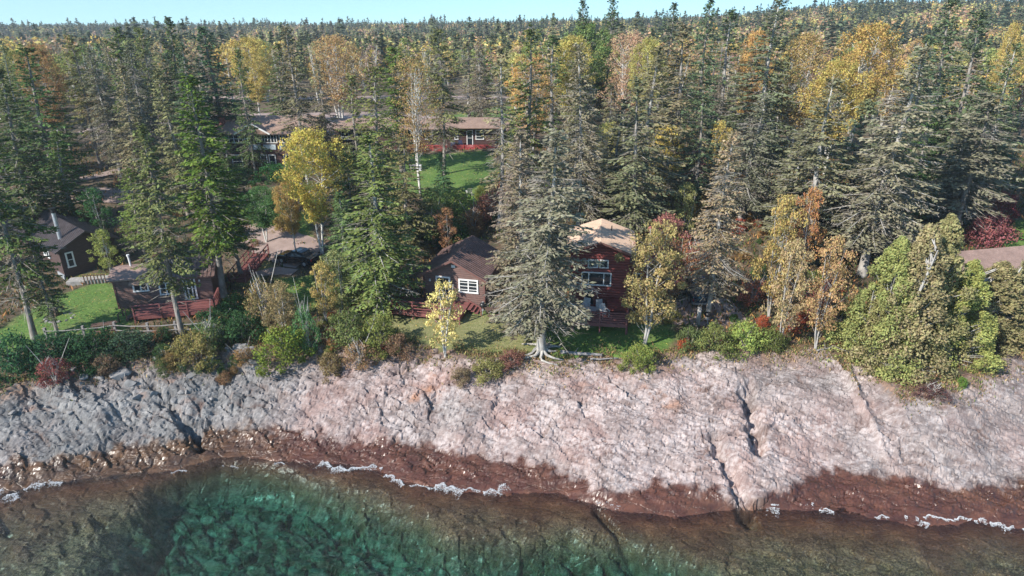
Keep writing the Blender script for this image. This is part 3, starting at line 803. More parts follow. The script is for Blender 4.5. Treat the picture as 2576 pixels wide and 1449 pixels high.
# ---- lake water: a closed body with a rippled top
xw = np.concatenate([np.linspace(-220, -62, 20, endpoint=False), np.linspace(-62, 60, 700), np.linspace(60, 220, 21)[1:]])
yw = np.concatenate([np.linspace(-120, 24, 20, endpoint=False), np.linspace(24, 46, 170)])
XW, YW = np.meshgrid(xw, yw)
edge = sstep(26, 45, YW) * 0 + 1
yBw = np.interp(XW, BX, BY)
ZW = .02 * fbm((XW + .3 * YW) / .8, YW / .45, 101, 4) * 1.6 + .05 * np.sin((YW - yBw) * 1.7 + 1.5 * noise(XW / 5, YW / 5, 7)) * sstep(-9, 0, YW - yBw) + .012 * fbm(XW / .22, YW / .16, 103, 2)
nx, ny = len(xw), len(yw)
V = np.stack([XW, YW, ZW], -1).reshape(-1, 3)
i = np.arange(nx * ny).reshape(ny, nx)
Fq = np.stack([i[:-1, :-1], i[:-1, 1:], i[1:, 1:], i[1:, :-1]], -1).reshape(-1, 4)
per = np.concatenate([i[0, :-1], i[:-1, -1], i[-1, :0:-1], i[:0:-1, 0]])
nb_ = len(V); low = V[per].copy(); low[:, 2] = -22
cb = nb_ + len(per); V = np.concatenate([V, low, [[0, 0, -22]]])
k = np.arange(len(per)); k2 = (k + 1) % len(per)
sideF = np.stack([per[k], nb_ + k, nb_ + k2, per[k2]], -1)
botF = np.stack([nb_ + k, np.full(len(per), cb), np.full(len(per), cb), nb_ + k2], -1)
m, nt, nodes, links, p = new_mat('lake_water'); nodes.remove(p); out = nodes["Material Output"]
tr = nodes.new("ShaderNodeBsdfTransparent"); tr.inputs[0].default_value = (.97, .97, .97, 1)
gl = nodes.new("ShaderNodeBsdfGlossy"); gl.inputs['Roughness'].default_value = .12
fr = nodes.new("ShaderNodeFresnel"); fr.inputs[0].default_value = 1.33; mx = nodes.new("ShaderNodeMixShader")
nb1 = bump(nt, noise_n(nt, 4.5, 4, .65, scl=(1, 1.9, 1)), .6, .3); nb2 = bump(nt, noise_n(nt, 11, 2, .6), .3, .06, nb1)
links.new(nb2, gl.inputs['Normal']); links.new(nb2, fr.inputs['Normal'])
links.new(fr.outputs[0], mx.inputs[0]); links.new(tr.outputs[0], mx.inputs[1]); links.new(gl.outputs[0], mx.inputs[2]); links.new(mx.outputs[0], out.inputs[0])
va = nodes.new("ShaderNodeVolumeAbsorption"); va.inputs[0].default_value = (.02, .80, .73, 1); va.inputs[1].default_value = .21
links.new(va.outputs[0], out.inputs['Volume'])
me = bpy.data.meshes.new('water')
allF = [tuple(f) for f in np.concatenate([Fq, sideF]).tolist()] + [(int(nb_ + a), int(nb_ + b), cb) for a, b in zip(k2, k)]
me.from_pydata(V.tolist(), [], allF); me.materials.append(m); me.update()
import bmesh
bm_ = bmesh.new(); bm_.from_mesh(me); bmesh.ops.recalc_face_normals(bm_, faces=bm_.faces); bm_.to_mesh(me); bm_.free()
me.polygons.foreach_set("use_smooth", [True] * len(me.polygons))
tag(link(bpy.data.objects.new('water', me)), 'clear green brown lake water over a rocky bed', kind='structure')
rr = np.random.default_rng(5)
# ---- foam where small waves break
def foam(lines):
    Q = []
    for pts, w, dens in lines:
        W = [unproj(a, b, .05) for a, b in pts]
        for k in range(len(W) - 1):
            a = np.array(W[k]); b = np.array(W[k + 1]); L = np.linalg.norm(b - a); n = int(L * dens * 1.7)
            t = rr.random(n); t = t[noise(t * L * 1.7 + 9.1 * k, t * 0 + a[0], 171) > -.35 + .5 * rr.random(len(t)) * (rr.random(len(t)) < .5)]; n = len(t); off = rr.normal(0, 1, n) * w * (.35 + 1.3 * np.abs(noise(t * L * 1.1, t * 0 + a[1], 172)))
            d = (b - a) / L; nn = np.array([-d[1], d[0]])
            wv = .35 * noise(t * L * .8, t * 0 + 3, 173) + .12 * noise(t * L * 3.2, t * 0 + 5, 174)
            P = a + d * (t * L)[:, None] + nn * (off - np.abs(off) * .5 + wv)[:, None]
            z = .06 * np.exp(-(off / (w * .7)) ** 2) + rr.uniform(.01, .08, n)
            zz = np.array([max(0., rock_z(px, py)) for px, py in P]); ok_ = zz < .22; P, z, zz, off = P[ok_], z[ok_], zz[ok_], off[ok_]; n = len(P)
            if n == 0: continue
            c = np.column_stack([P, zz + z * .6 + .02])
            Q.append(diamonds(c, rr.normal(0, 1, (n, 3)) * [1, 1, .25], rr.normal(0, 1, (n, 3)) * [1, 1, .2], rr.uniform(.03, .10, n), rr.uniform(.02, .06, n)))
    return np.concatenate(Q)
FO = [([(808, 1165), (835, 1178), (870, 1183)], .16, 520), ([(870, 1183), (920, 1177), (962, 1180)], .09, 300), ([(970, 1195), (990, 1205), (1015, 1222)], .14, 260),
      ([(1095, 1222), (1120, 1228), (1165, 1238)], .22, 520), ([(1030, 1222), (1090, 1228)], .05, 100), ([(1165, 1232), (1215, 1238)], .06, 140), ([(1215, 1238), (1250, 1240), (1275, 1225)], .13, 300),
      ([(-20, 1240), (15, 1245), (45, 1255)], .25, 420), ([(60, 1232), (100, 1220), (158, 1214)], .18, 300), ([(1912, 1268), (1935, 1275), (1960, 1280)], .26, 600),
      ([(2005, 1265), (2045, 1275), (2060, 1285), (2098, 1292)], .12, 400), ([(2200, 1302), (2240, 1306)], .07, 220), ([(2275, 1303), (2310, 1312), (2335, 1325)], .17, 450), ([(2320, 1307), (2400, 1308), (2450, 1308)], .05, 220),
      ([(2450, 1310), (2490, 1315), (2530, 1328), (2590, 1335)], .13, 380), ([(690, 1165), (715, 1170)], .05, 90), ([(560, 1172), (600, 1178)], .06, 60), ([(430, 1190), (470, 1185)], .06, 80), ([(1960, 1238), (1990, 1245)], .05, 100), ([(1500, 1268), (1560, 1280)], .06, 60)]
Q = foam(FO)
M['foam'] = painted('foam_white', (.72, .74, .76), .6, .08); _n = M['foam'].node_tree; _t = _n.nodes.new('ShaderNodeBsdfTransparent'); _m = _n.nodes.new('ShaderNodeMixShader'); _m.inputs[0].default_value = .45
_n.links.new(_n.nodes['Principled BSDF'].outputs[0], _m.inputs[1]); _n.links.new(_t.outputs[0], _m.inputs[2]); _n.links.new(_m.outputs[0], _n.nodes['Material Output'].inputs[0])
tag(link(bpy.data.objects.new('foam', quads_to_mesh('foam', Q, [M['foam']], np.zeros(len(Q)), np.zeros(len(Q))))), 'white foam of small waves breaking along the rock', 'foam', kind='stuff')

# ================================================================== BUILDINGS
M['brown_siding'] = siding('brown_siding', (.155, .09, .078), .2, .025)
M['dark_siding'] = siding('dark_siding', (.075, .045, .042), .2, .025)
M['red_log'] = siding('red_log', (.20, .042, .036), .24, .05, log=True)
M['lodge_siding'] = siding('lodge_siding', (.07, .03, .026), .22, .04, log=True)
M['white_paint'] = painted('white_paint', (.74, .74, .73), .5, .06)
M['glass'] = painted('glass', (.02, .028, .035), .06, .3, 1.2)
M['roof_brown'] = painted('roof_brown', (.15, .095, .085), .45, .3, 1.6)
M['roof_dark'] = painted('roof_dark', (.085, .07, .072), .45, .3, 1.6)
M['roof_tan'] = painted('roof_tan', (.60, .44, .33), .5, .12, 1.4)
M['shingle_red'] = shingle('shingle_red', (.36, .24, .20))
M['shingle_tan'] = shingle('shingle_tan', (.36, .24, .185))
M['deck_red'] = painted('deck_red', (.21, .075, .07), .6, .3, 2.5, .3, obj_scl=(1, 6, 6))
M['lodge_red'] = painted('lodge_red', (.34, .055, .055), .6, .3, 1.5)
M['fascia'] = painted('fascia', (.15, .07, .06), .6, .2)
M['wood_dark'] = painted('wood_dark', (.12, .07, .05), .8, .3, 4, .3)
M['wood_grey'] = painted('wood_grey', (.24, .225, .22), .85, .3, 5, .4)
M['metal'] = painted('metal', (.55, .57, .60), .35, .15, 3, metal=.6)
M['black_metal'] = painted('black_metal', (.02, .02, .022), .35, .2)
M['concrete'] = painted('concrete', (.30, .32, .34), .9, .2, 2, .3)
M['stone'] = painted('stone', (.34, .32, .30), .9, .3, 2.5, .6)
M['brick'] = painted('brick', (.2, .07, .05), .9, .3, 5)

def slope_roof(name, parent, quads, mat, ribs=None, thick=.12):
    """quads: four corners eave-left, eave-right, ridge-right, ridge-left of each slope; ribs = spacing of raised seams"""
    mb = MB()
    for (a, b, c, d) in quads:
        a, b, c, d = map(Vector, (a, b, c, d)); n = (b - a).cross(d - a).normalized()
        if n.z < 0: n = -n
        lo = [p - n * thick for p in (a, b, c, d)]
        mb.add([*lo, a, b, c, d], [(0, 3, 2, 1), (4, 5, 6, 7), (0, 1, 5, 4), (1, 2, 6, 5), (2, 3, 7, 6), (3, 0, 4, 7)])
        if ribs:
            k = max(2, int((b - a).length / ribs))
            for i in range(k + 1):
                t = i / k; e = a.lerp(b, t) + n * .022; r_ = d.lerp(c, t) + n * .022
                mb.bar(e, r_, ribs * .34, .045, up=n)
    return mb.build(name, [mat], parent)
def walls(parent, w, d, h, zr, mat, gable='x', name='wall', z0=-.4, ridge=.5):
    """a closed wall body; gable='x' puts gable ends on the front and back"""
    mb = MB()
    if gable == 'x':
        r = w * ridge
        v = [(0, 0, z0), (w, 0, z0), (w, 0, h), (r, 0, zr), (0, 0, h), (0, d, z0), (w, d, z0), (w, d, h), (r, d, zr), (0, d, h)]
    else:
        r = d * ridge
        v = [(w, 0, z0), (w, d, z0), (w, d, h), (w, r, zr), (w, 0, h), (0, 0, z0), (0, d, z0), (0, d, h), (0, r, zr), (0, 0, h)]
    mb.add(v, [(0, 1, 2, 3, 4), (9, 8, 7, 6, 5), (0, 5, 6, 1), (1, 6, 7, 2), (2, 7, 8, 3), (3, 8, 9, 4), (4, 9, 5, 0)])
    return mb.build(name, [mat], parent)
def opening(parent, face, u0, u1, z0, z1, off=0.0, fw=.1, nx=1, nz=2, name='window', fmat=None, big=()):
    """window or door on a wall; face = 'front' | 'right' | 'left'; off = position of the wall plane"""
    fmat = fmat or M['white_paint']
    mb = MB(); gl = MB()
    def B(m_, a0, a1, c0, c1, p0, p1):
        if face == 'front': m_.box(a0, a1, off - p1, off - p0, c0, c1)
        elif face == 'right': m_.box(off + p0, off + p1, a0, a1, c0, c1)
        else: m_.box(off - p1, off - p0, a0, a1, c0, c1)
    B(mb, u0, u1, z1 - fw, z1, .002, .09); B(mb, u0 - .03, u1 + .03, z0, z0 + fw, .002, .11)
    B(mb, u0, u0 + fw, z0 + fw, z1 - fw, .002, .09); B(mb, u1 - fw, u1, z0 + fw, z1 - fw, .002, .09)
    xs_ = list(big) if big else [u0 + (u1 - u0) * i / nx for i in range(1, nx)]
    for x in xs_: B(mb, x - fw * .4, x + fw * .4, z0 + fw, z1 - fw, .002, .085)
    for j in range(1, nz):
        z = z0 + (z1 - z0) * j / nz
        e = [u0 + fw] + [q for x in xs_ for q in (x - fw * .4, x + fw * .4)] + [u1 - fw]
        for k in range(0, len(e), 2): B(mb, e[k], e[k + 1], z - .025, z + .025, .002, .075)
    o = mb.build(name, [fmat], parent)
    B(gl, u0 + fw * .5, u1 - fw * .5, z0 + fw * .5, z1 - fw * .5, .001, .035)
    gl.build('pane', [M['glass']], o)
    return o
def deck(parent, x0, x1, y0, y1, zf, mat, skip=(), gz=-.2, nrail=4, step=None, posts=2.0):
    fl = MB()
    k = int((y1 - y0) / .16)
    for i in range(k): fl.box(x0, x1, y0 + i * .16, y0 + i * .16 + .145, zf - .05, zf)
    fl.box(x0, x1, y0 - .04, y0 - .003, zf - .3, zf); fl.box(x0 - .043, x0 - .003, y0, y1, zf - .3, zf); fl.box(x1 + .003, x1 + .043, y0, y1, zf - .3, zf)
    dk = fl.build('deck', [mat], parent)
    def run(a, b):
        L = (Vector(b) - Vector(a)).length; n = max(1, round(L / posts)); rl = MB()
        for j in range(nrail):
            z = zf + .18 + j * (.78 / max(1, nrail - 1)) if nrail > 1 else zf + .9
            rl.bar((a[0], a[1], z), (b[0], b[1], z), .04, .085 if j < nrail - 1 else .06)
        rl.bar((a[0], a[1], zf + 1.02), (b[0], b[1], zf + 1.02), .14, .04)
        rl.build('railing', [mat], dk)
        for i in range(n + 1):
            t = i / n; x = a[0] + (b[0] - a[0]) * t; y = a[1] + (b[1] - a[1]) * t
            ps = MB(); ps.box(x - .055, x + .055, y - .055, y + .055, gz - .3, zf + 1.0); ps.build('post', [mat], dk)
    if 'front' not in skip: run((x0 + .02, y0 - .06), (x1 - .02, y0 - .06))
    if 'left' not in skip: run((x0 - .07, y0 + .1), (x0 - .07, y1 - .1))
    if 'right' not in skip: run((x1 + .07, y0 + .1), (x1 + .07, y1 - .1))
    return dk
def house(name, x, y, z, rot, label, cat='cabin'):
    return empty(name, (x, y, z), R(rot), label, cat)

# ---- brown cabin with a gable front in the middle
h = house('cabin', -7.9, 56.65, 4.65, -12.6, 'brown gabled cabin with white windows and a reddish deck, right of the parked dark car')
W_, D_ = 5.6, 6.0
walls(h, W_, D_, 3.05, 4.45, M['brown_siding'])
z1_, zr_, ov = 2.93, 4.62, .55
sl = (zr_ - z1_) / (W_ / 2 + .35)
slope_roof('roof', h, [((-.35, -ov, z1_), (-.35, D_ + .4, z1_), (W_ / 2, D_ + .4, zr_), (W_ / 2, -ov, zr_)), ((W_ + .35, -ov, z1_), (W_ + .35, D_ + .4, z1_), (W_ / 2, D_ + .4, zr_), (W_ / 2, -ov, zr_))], M['roof_brown'], .34)
f = MB()
for sx in (-.37, W_ + .37): f.bar((sx, -ov - .03, z1_ - .08), (W_ / 2, -ov - .03, zr_ - .08), .05, .2)
f.build('fascia', [M['fascia']], h)
v = MB(); v.box(W_ / 2 - .18, W_ / 2 + .18, -.06, -.004, 3.75, 4.0); v.build('vent', [M['white_paint']], h)
for (a, b) in ((0, 0), (W_, 0), (W_, D_)): v = MB(); v.box(a - .07, a + .07, b - .07, b + .07, -.3, 2.98); v.build('corner_board', [M['fascia']], h)
opening(h, 'front', 3.25, 5.05, 1.45, 2.75, fw=.13, nx=2, nz=4)
opening(h, 'front', 1.15, 2.5, .72, 2.85, fw=.14, nx=1, nz=2, name='door')
opening(h, 'right', 1.5, 2.5, 1.5, 2.6, off=W_, nx=1)
p_ = MB(); p_.tube([(1.3, 3.0, 3.7), (1.3, 3.0, 4.3)], .06); p_.build('vent_pipe', [M['black_metal']], h)
lt = MB(); lt.box(.55, .68, -.12, -.004, 2.3, 2.5); lt.build('wall_light', [M['white_paint']], h)
deck(h, -2.0, 4.3, -3.35, -.06, .62, M['deck_red'], skip=('right',), gz=-.15)
hs = MB()
for i in range(4): hs.box(4.45 + .3 * i, 4.75 + .3 * i, -1.5, -.3, .5 - .16 * i, .56 - .16 * i)
hs.bar((4.5, -1.6, 1.5), (5.7, -1.6, .85), .06, .09); hs.bar((5.7, -1.6, -.2), (5.7, -1.6, .85), .09)
hs.build('steps', [M['deck_red']], h)

# ---- red two-storey log cabin
h = house('red_cabin', 5.0, 54.75, 4.75, -7.6, 'tall red log cabin with tan metal roof and big white framed window')
W_, D_ = 5.0, 5.3
walls(h, W_, D_, 5.75, 6.6, M['red_log'])
z1_, zr_ = 5.75, 6.85
slope_roof('roof', h, [((-.5, -.75, z1_), (-.5, D_ + .45, z1_), (W_ / 2, D_ + .45, zr_), (W_ / 2, -.75, zr_)), ((W_ + .5, -.75, z1_), (W_ + .5, D_ + .45, z1_), (W_ / 2, D_ + .45, zr_), (W_ / 2, -.75, zr_))], M['roof_tan'], .3)
f = MB()
for sx in (-.52, W_ + .52): f.bar((sx, -.78, z1_ - .1), (W_ / 2, -.78, zr_ - .1), .05, .18)
f.build('fascia', [M['fascia']], h)
opening(h, 'front', 1.0, 3.55, 2.62, 3.85, fw=.1, nz=1, big=(1.62, 2.9))
opening(h, 'front', 1.5, 2.35, 4.25, 5.0, fw=.09, nz=1)
opening(h, 'front', 2.5, 3.25, 4.25, 5.0, fw=.09, nz=1)
opening(h, 'front', 1.3, 2.2, .72, 2.2, fw=.08, nz=1, name='door', fmat=M['deck_red'])

mb = MB(); mb.add([(W_ + .003, .9, -.3), (W_ + 2.1, .9, -.3), (W_ + 2.1, .9, 3.75), (W_ + .003, .9, 4.65), (W_ + .003, D_ - .3, -.3), (W_ + 2.1, D_ - .3, -.3), (W_ + 2.1, D_ - .3, 3.75), (W_ + .003, D_ - .3, 4.65)],
                  [(0, 1, 2, 3), (7, 6, 5, 4), (1, 5, 6, 2), (3, 2, 6, 7), (0, 3, 7, 4), (0, 4, 5, 1)])
mb.build('side_wing', [M['red_log']], h)
slope_roof('wing_roof', h, [((W_ + 2.45, .5, 3.72), (W_ + 2.45, D_, 3.72), (W_ + .01, D_, 4.82), (W_ + .01, .5, 4.82))], M['roof_brown'], .3)
opening(h, 'front', W_ + .35, W_ + 1.15, 2.5, 3.6, off=.9, fw=.08, nz=2)
p_ = MB(); p_.tube([(W_ / 2 + .9, 3.3, 6.3), (W_ / 2 + .9, 3.3, 7.0)], .05); p_.build('vent_pipe', [M['black_metal']], h)
sk = MB(); sk.box(3.35, 5.05, -1.35, -.4, .9, 1.55); sk.box(3.3, 5.1, -1.4, -.35, 1.55, 1.6); sk.build('storage_box', [M['red_log']], h)
deck(h, .55, 4.95, -3.3, -.05, .62, M['deck_red'], gz=-.35, nrail=5)

# ---- two pale chairs and a small table on that deck
def lawn_chair(x, y, z, rz, label, mat, group=None, cat='chair', name='deck_chair'):
    t = empty(name, (x, y, z), rz, label, cat, group)
    s = MB(); s.box(-.28, .28, -.28, .25, .38, .43); s.build('seat', [mat], t)
    b = MB()
    for i in range(5): b.bar((-.24 + .12 * i, .24, .42), (-.24 + .12 * i, .46, 1.02), .095, .025, up=(0, 1, 0))
    b.bar((-.28, .39, .86), (.28, .39, .86), .03, .05); b.build('backrest', [mat], t)
    for sx in (-.3, .3):
        a = MB(); a.box(sx - .05, sx + .05, -.32, .32, .6, .63); a.build('armrest', [mat], t)
        for (yy, zz) in ((-.26, .6), (.27, .6)):
            l = MB(); l.box(sx - .03, sx + .03, yy - .03, yy + .03, 0, zz); l.build('leg', [mat], t)
    return t
pc = painted('pale_plastic', (.60, .57, .55), .5, .08)
def on(h_, x, y, z):
    v_ = Matrix.Rotation(h_.rotation_euler[2], 4, 'Z') @ Vector((x, y, z)) + h_.location
    return v_
q = on(h, 1.5, -1.0, .62); lawn_chair(*q, R(-20), 'pale chair at the left on the deck of the tall red cabin', pc)
q = on(h, 2.75, -1.15, .62); lawn_chair(*q, R(12), 'pale chair in the middle of the red cabin deck, beside the red box', pc)
q = on(h, 3.1, -2.0, .62); lawn_chair(*q, R(25), 'low pale chair nearest the railing of the red cabin deck', pc)
q = on(h, 2.0, -2.1, .62)
t = empty('deck_table', q, .3, 'round grey table among the pale chairs on the red deck', 'table')
a = MB(); a.tube([(0, 0, .68), (0, 0, .72)], .5, 18); a.build('table_top', [M['metal']], t)
for k in range(3):
    a = MB(); a.bar((.06 * math.cos(k * 2.1), .06 * math.sin(k * 2.1), .68), (.36 * math.cos(k * 2.1), .36 * math.sin(k * 2.1), 0), .035); a.build('leg', [M['metal']], t)

# ---- long cabin at the left with a flat left part
h = house('cabin', -34.95, 55.25, 4.5, 13.0, 'brown cabin with a long front deck standing right of the sunny green lawn')
W_ = 8.1
mb = MB(); mb.box(0, 3.0, 0, 3.3, -.4, 3.0); mb.build('low_wing', [M['brown_siding']], h)
mb = MB(); mb.add([(3.003, -.35, -.4), (W_, -.35, -.4), (W_, 4.0, -.4), (3.003, 4.0, -.4), (3.003, -.35, 3.0), (W_, -.35, 3.0), (W_, 4.0, 3.0), (3.003, 4.0, 3.0), (3.003, 1.85, 3.95), (W_, 1.85, 3.95)],
                  [(0, 1, 5, 4), (1, 2, 6, 9, 5), (2, 3, 7, 6), (0, 4, 8, 7, 3), (4, 5, 9, 8), (8, 9, 6, 7), (0, 3, 2, 1)])
mb.build('wall', [M['brown_siding']], h)
slope_roof('low_roof', h, [((-.4, -.35, 3.08), (3.0, -.35, 3.08), (3.0, 1.75, 3.52), (-.4, 1.75, 3.52)), ((-.4, 3.7, 3.06), (3.0, 3.7, 3.06), (3.0, 1.75, 3.52), (-.4, 1.75, 3.52))], M['shingle_red'])
slope_roof('roof', h, [((2.9, -.8, 2.95), (W_ + .35, -.8, 2.95), (W_ + .35, 1.85, 4.12), (2.9, 1.85, 4.12)), ((2.9, 4.4, 2.95), (W_ + .35, 4.4, 2.95), (W_ + .35, 1.85, 4.12), (2.9, 1.85, 4.12))], M['roof_brown'], .32)
opening(h, 'front', 1.5, 2.8, 1.75, 2.55, fw=.13, nz=1, nx=2)
aw = MB(); aw.add([(1.35, -.03, 2.95), (2.7, -.03, 2.95), (2.7, -.55, 2.6), (1.35, -.55, 2.6), (1.35, -.03, 2.9), (2.7, -.03, 2.9), (2.7, -.55, 2.55), (1.35, -.55, 2.55)], [(0, 3, 2, 1), (4, 5, 6, 7), (0, 1, 5, 4), (1, 2, 6, 5), (2, 3, 7, 6), (3, 0, 4, 7)]); aw.build('awning', [M['shingle_tan']], h)
opening(h, 'front', 5.7, 6.75, .75, 2.85, off=-.35, fw=.13, nx=3, nz=2, name='door')
opening(h, 'front', 3.7, 4.9, 1.4, 2.6, off=-.35, fw=.12, nx=2, nz=2)
p_ = MB(); p_.tube([(1.0, 2.3, 3.3), (.95, 2.3, 4.35)], .085, 10); p_.tube([(.95, 2.3, 4.35), (.95, 2.3, 4.5)], .13, 10); p_.build('chimney_pipe', [M['white_paint']], h)
lt = MB(); lt.box(7.05, 7.18, -.5, -.354, 2.45, 2.6); lt.build('wall_light', [M['white_paint']], h)
mb = MB(); mb.box(-.04, .1, -.04, .1, -.4, 2.95); mb.build('corner_board', [M['fascia']], h)
deck(h, 2.1, 8.5, -3.1, -.4, .68, M['deck_red'], gz=-.25, skip=('left',))
hs = MB()
for i in range(4): hs.box(1.75 - .3 * i, 2.05 - .3 * i, -2.6, -1.5, .52 - .16 * i, .57 - .16 * i)
for yy in (-2.65, -1.45): hs.bar((2.0, yy, 1.6), (.7, yy, .85), .06, .08); hs.bar((.7, yy, -.4), (.7, yy, .85), .09); hs.bar((1.35, yy, -.3), (1.35, yy, 1.2), .07)
hs.build('steps', [M['wood_dark']], h)

# ---- dark cabin at the far left
h = house('dark_cabin', -54.2, 70.6, 5.15, -40.0, 'dark brown cabin with ribbed dark roof and tall metal chimney at the far left')
W_, D_ = 14.1, 5.0
walls(h, W_, D_, 2.9, 4.15, M['dark_siding'], 'y')
slope_roof('roof', h, [((-.4, -.5, 2.78), (W_ + .5, -.5, 2.78), (W_ + .5, D_ / 2, 4.3), (-.4, D_ / 2, 4.3)), ((-.4, D_ + .5, 2.78), (W_ + .5, D_ + .5, 2.78), (W_ + .5, D_ / 2, 4.3), (-.4, D_ / 2, 4.3))], M['roof_dark'], .3)
opening(h, 'front', 9.6, 11.2, 1.35, 2.35, fw=.14, nz=1, nx=2)
opening(h, 'right', .45, 1.15, .95, 2.5, off=W_, fw=.13, nz=2)
opening(h, 'right', 3.6, 4.2, 1.5, 2.3, off=W_, fw=.12, nz=1)
c = MB(); c.tube([(12.4, .9, 3.3), (12.4, .9, 6.1)], .19, 14); c.build('chimney_pipe', [M['metal']], h)
c = MB(); c.tube([(12.4, .9, 6.1), (12.4, .9, 6.45)], .24, 14); c.box(12.12, 12.68, .62, 1.18, 6.5, 6.55); c.build('chimney_cap', [M['black_metal']], h)
c = MB(); c.box(W_ - 1.6, W_ + .1, -.12, -.004, -.9, .35); c.build('foundation', [M['concrete']], h)

# ---- lodge: two-storey block
h = house('lodge', -42.3, 95.6, 7.7, 0, 'two-storey dark lodge with a row of white framed windows and small white gable', 'lodge')
W_, D_ = 14.4, 8.5
walls(h, W_, D_, 5.45, 7.0, M['lodge_siding'], 'y')
slope_roof('roof', h, [((-.6, -.7, 5.4), (W_ + .5, -.7, 5.4), (W_ + .5, D_ / 2, 7.2), (-.6, D_ / 2, 7.2)), ((-.6, D_ + .6, 5.4), (W_ + .5, D_ + .6, 5.4), (W_ + .5, D_ / 2, 7.2), (-.6, D_ / 2, 7.2))], M['shingle_tan'])
g = MB(); g.add([(4.3, -.75, 5.45), (8.7, -.75, 5.45), (6.5, -.75, 6.7), (4.3, 1.0, 5.45), (8.7, 1.0, 5.45), (6.5, 2.6, 6.7)], [(0, 1, 2), (0, 3, 4, 1), (0, 2, 5, 3), (1, 4, 5, 2)]); g.build('gable', [M['shingle_tan']], h)
g = MB(); g.bar((4.05, -.85, 5.4), (6.5, -.85, 6.82), .1, .2); g.bar((8.95, -.85, 5.4), (6.5, -.85, 6.82), .1, .2); g.build('gable_trim', [M['white_paint']], h)
for (a, b, n) in ((2.3, 4.9, 4), (5.1, 7.2, 5), (7.45, 9.6, 5), (9.9, 12.2, 5)):
    opening(h, 'front', a, b, 4.05, 5.25, fw=.1, nx=n, nz=2)
for (a, b) in ((5.55, 7.2), (7.6, 9.3), (9.9, 11.6)):
    pnl = MB(); pnl.box(a, b, -.1, -.004, 3.15, 3.85); pnl.build('white_panel', [painted('pale_blue_panel', (.42, .50, .55), .6, .1)], h)
for (a, b) in ((2.9, 4.4), (6.9, 7.9), (8.1, 9.1), (10.2, 11.2)): opening(h, 'front', a, b, .55, 2.45, fw=.13, nx=1, nz=2)
c = MB(); c.box(1.3, 1.9, 1.6, 2.2, 5.7, 7.2); c.build('chimney', [M['brick']], h)
c = MB(); c.box(.4, 2.0, -.6, -.004, 0, 1.0); c.build('stone_planter', [M['brick']], h)

# ---- lodge: long single-storey row of rooms
h = house('motel_wing', -27.6, 107.2, 8.5, 1.0, 'long low wing with pinkish tan roof and red porch behind the green lawn', 'motel wing')
W_, D_ = 25.5, 6.0
walls(h, W_, D_, 3.35, 4.2, M['lodge_siding'], 'y')
for (a, b, dz) in ((-.3, 7.9, .10), (7.95, 14.2, .0), (14.25, 17.9, .06), (17.95, W_ + .3, .16)):
    slope_roof('roof', h, [((a, -1.1, 3.3 + dz), (b, -1.1, 3.3 + dz), (b, D_ / 2, 4.3 + dz), (a, D_ / 2, 4.3 + dz)), ((a, D_ + .5, 3.3 + dz), (b, D_ + .5, 3.3 + dz), (b, D_ / 2, 4.3 + dz), (a, D_ / 2, 4.3 + dz))], M['shingle_tan'])
for (a, b, z_, nm) in ((21.9, 23.2, 1.5, 'window'), (20.5, 21.5, .5, 'door'), (18.6, 19.2, 1.5, 'window'), (14.0, 15.2, 1.5, 'window'), (12.2, 13.1, .5, 'door'), (9.6, 10.8, 1.5, 'window'), (5.4, 6.4, 1.5, 'window'), (3.4, 4.3, .5, 'door'), (1.0, 2.2, 1.5, 'window')):
    opening(h, 'front', a, b, z_, 3.0, fw=.12, nz=3 if nm == 'window' else 2, name=nm)
for (a, b) in ((11.5, 17.4), (18.4, 25.3)):
    pr = MB(); pr.box(a, b, -1.5, -.05, .28, .4)
    pr.build('porch_floor', [M['lodge_red']], h)
    pr = MB(); pr.box(a, b, -1.62, -1.5, .0, .55); pr.box(a, b, -1.62, -1.54, .6, .78); pr.box(a, b, -1.65, -1.5, .84, .98)
    k = int((b - a) / 1.5)
    for i in range(k + 1): x = a + (b - a) * i / k; pr.box(x - .05, x + .05, -1.7, -1.655, -.1, 1.02)
    pr.build('porch_rail', [M['lodge_red']], h)
h = house('cottage', -1.2, 108.6, 8.6, 2.0, 'small roof corner seen between spruces right of the long lodge wing', 'cottage')
walls(h, 5.5, 5, 2.8, 3.6, M['lodge_siding'], 'y')
slope_roof('roof', h, [((-.3, -.6, 2.75), (5.8, -.6, 2.75), (5.8, 2.5, 3.75), (-.3, 2.5, 3.75)), ((-.3, 5.5, 2.75), (5.8, 5.5, 2.75), (5.8, 2.5, 3.75), (-.3, 2.5, 3.75))], M['shingle_tan'])
opening(h, 'front', 1.0, 2.1, 1.2, 2.3, nz=2)
# little cabin glimpsed at the far left
x, y, z = at(5, 480)
h = house('cottage', x - 5, y + 2, z, 8, 'dark cottage with a white window half hidden by spruces at the left edge', 'cottage')
walls(h, 7, 5, 2.8, 3.8, M['dark_siding'], 'y')
slope_roof('roof', h, [((-.3, -.6, 2.75), (7.3, -.6, 2.75), (7.3, 2.5, 3.95), (-.3, 2.5, 3.95)), ((-.3, 5.5, 2.75), (7.3, 5.5, 2.75), (7.3, 2.5, 3.95), (-.3, 2.5, 3.95))], M['roof_dark'], .35)
opening(h, 'front', 4.2, 5.3, 1.1, 2.3, fw=.14, nz=2)

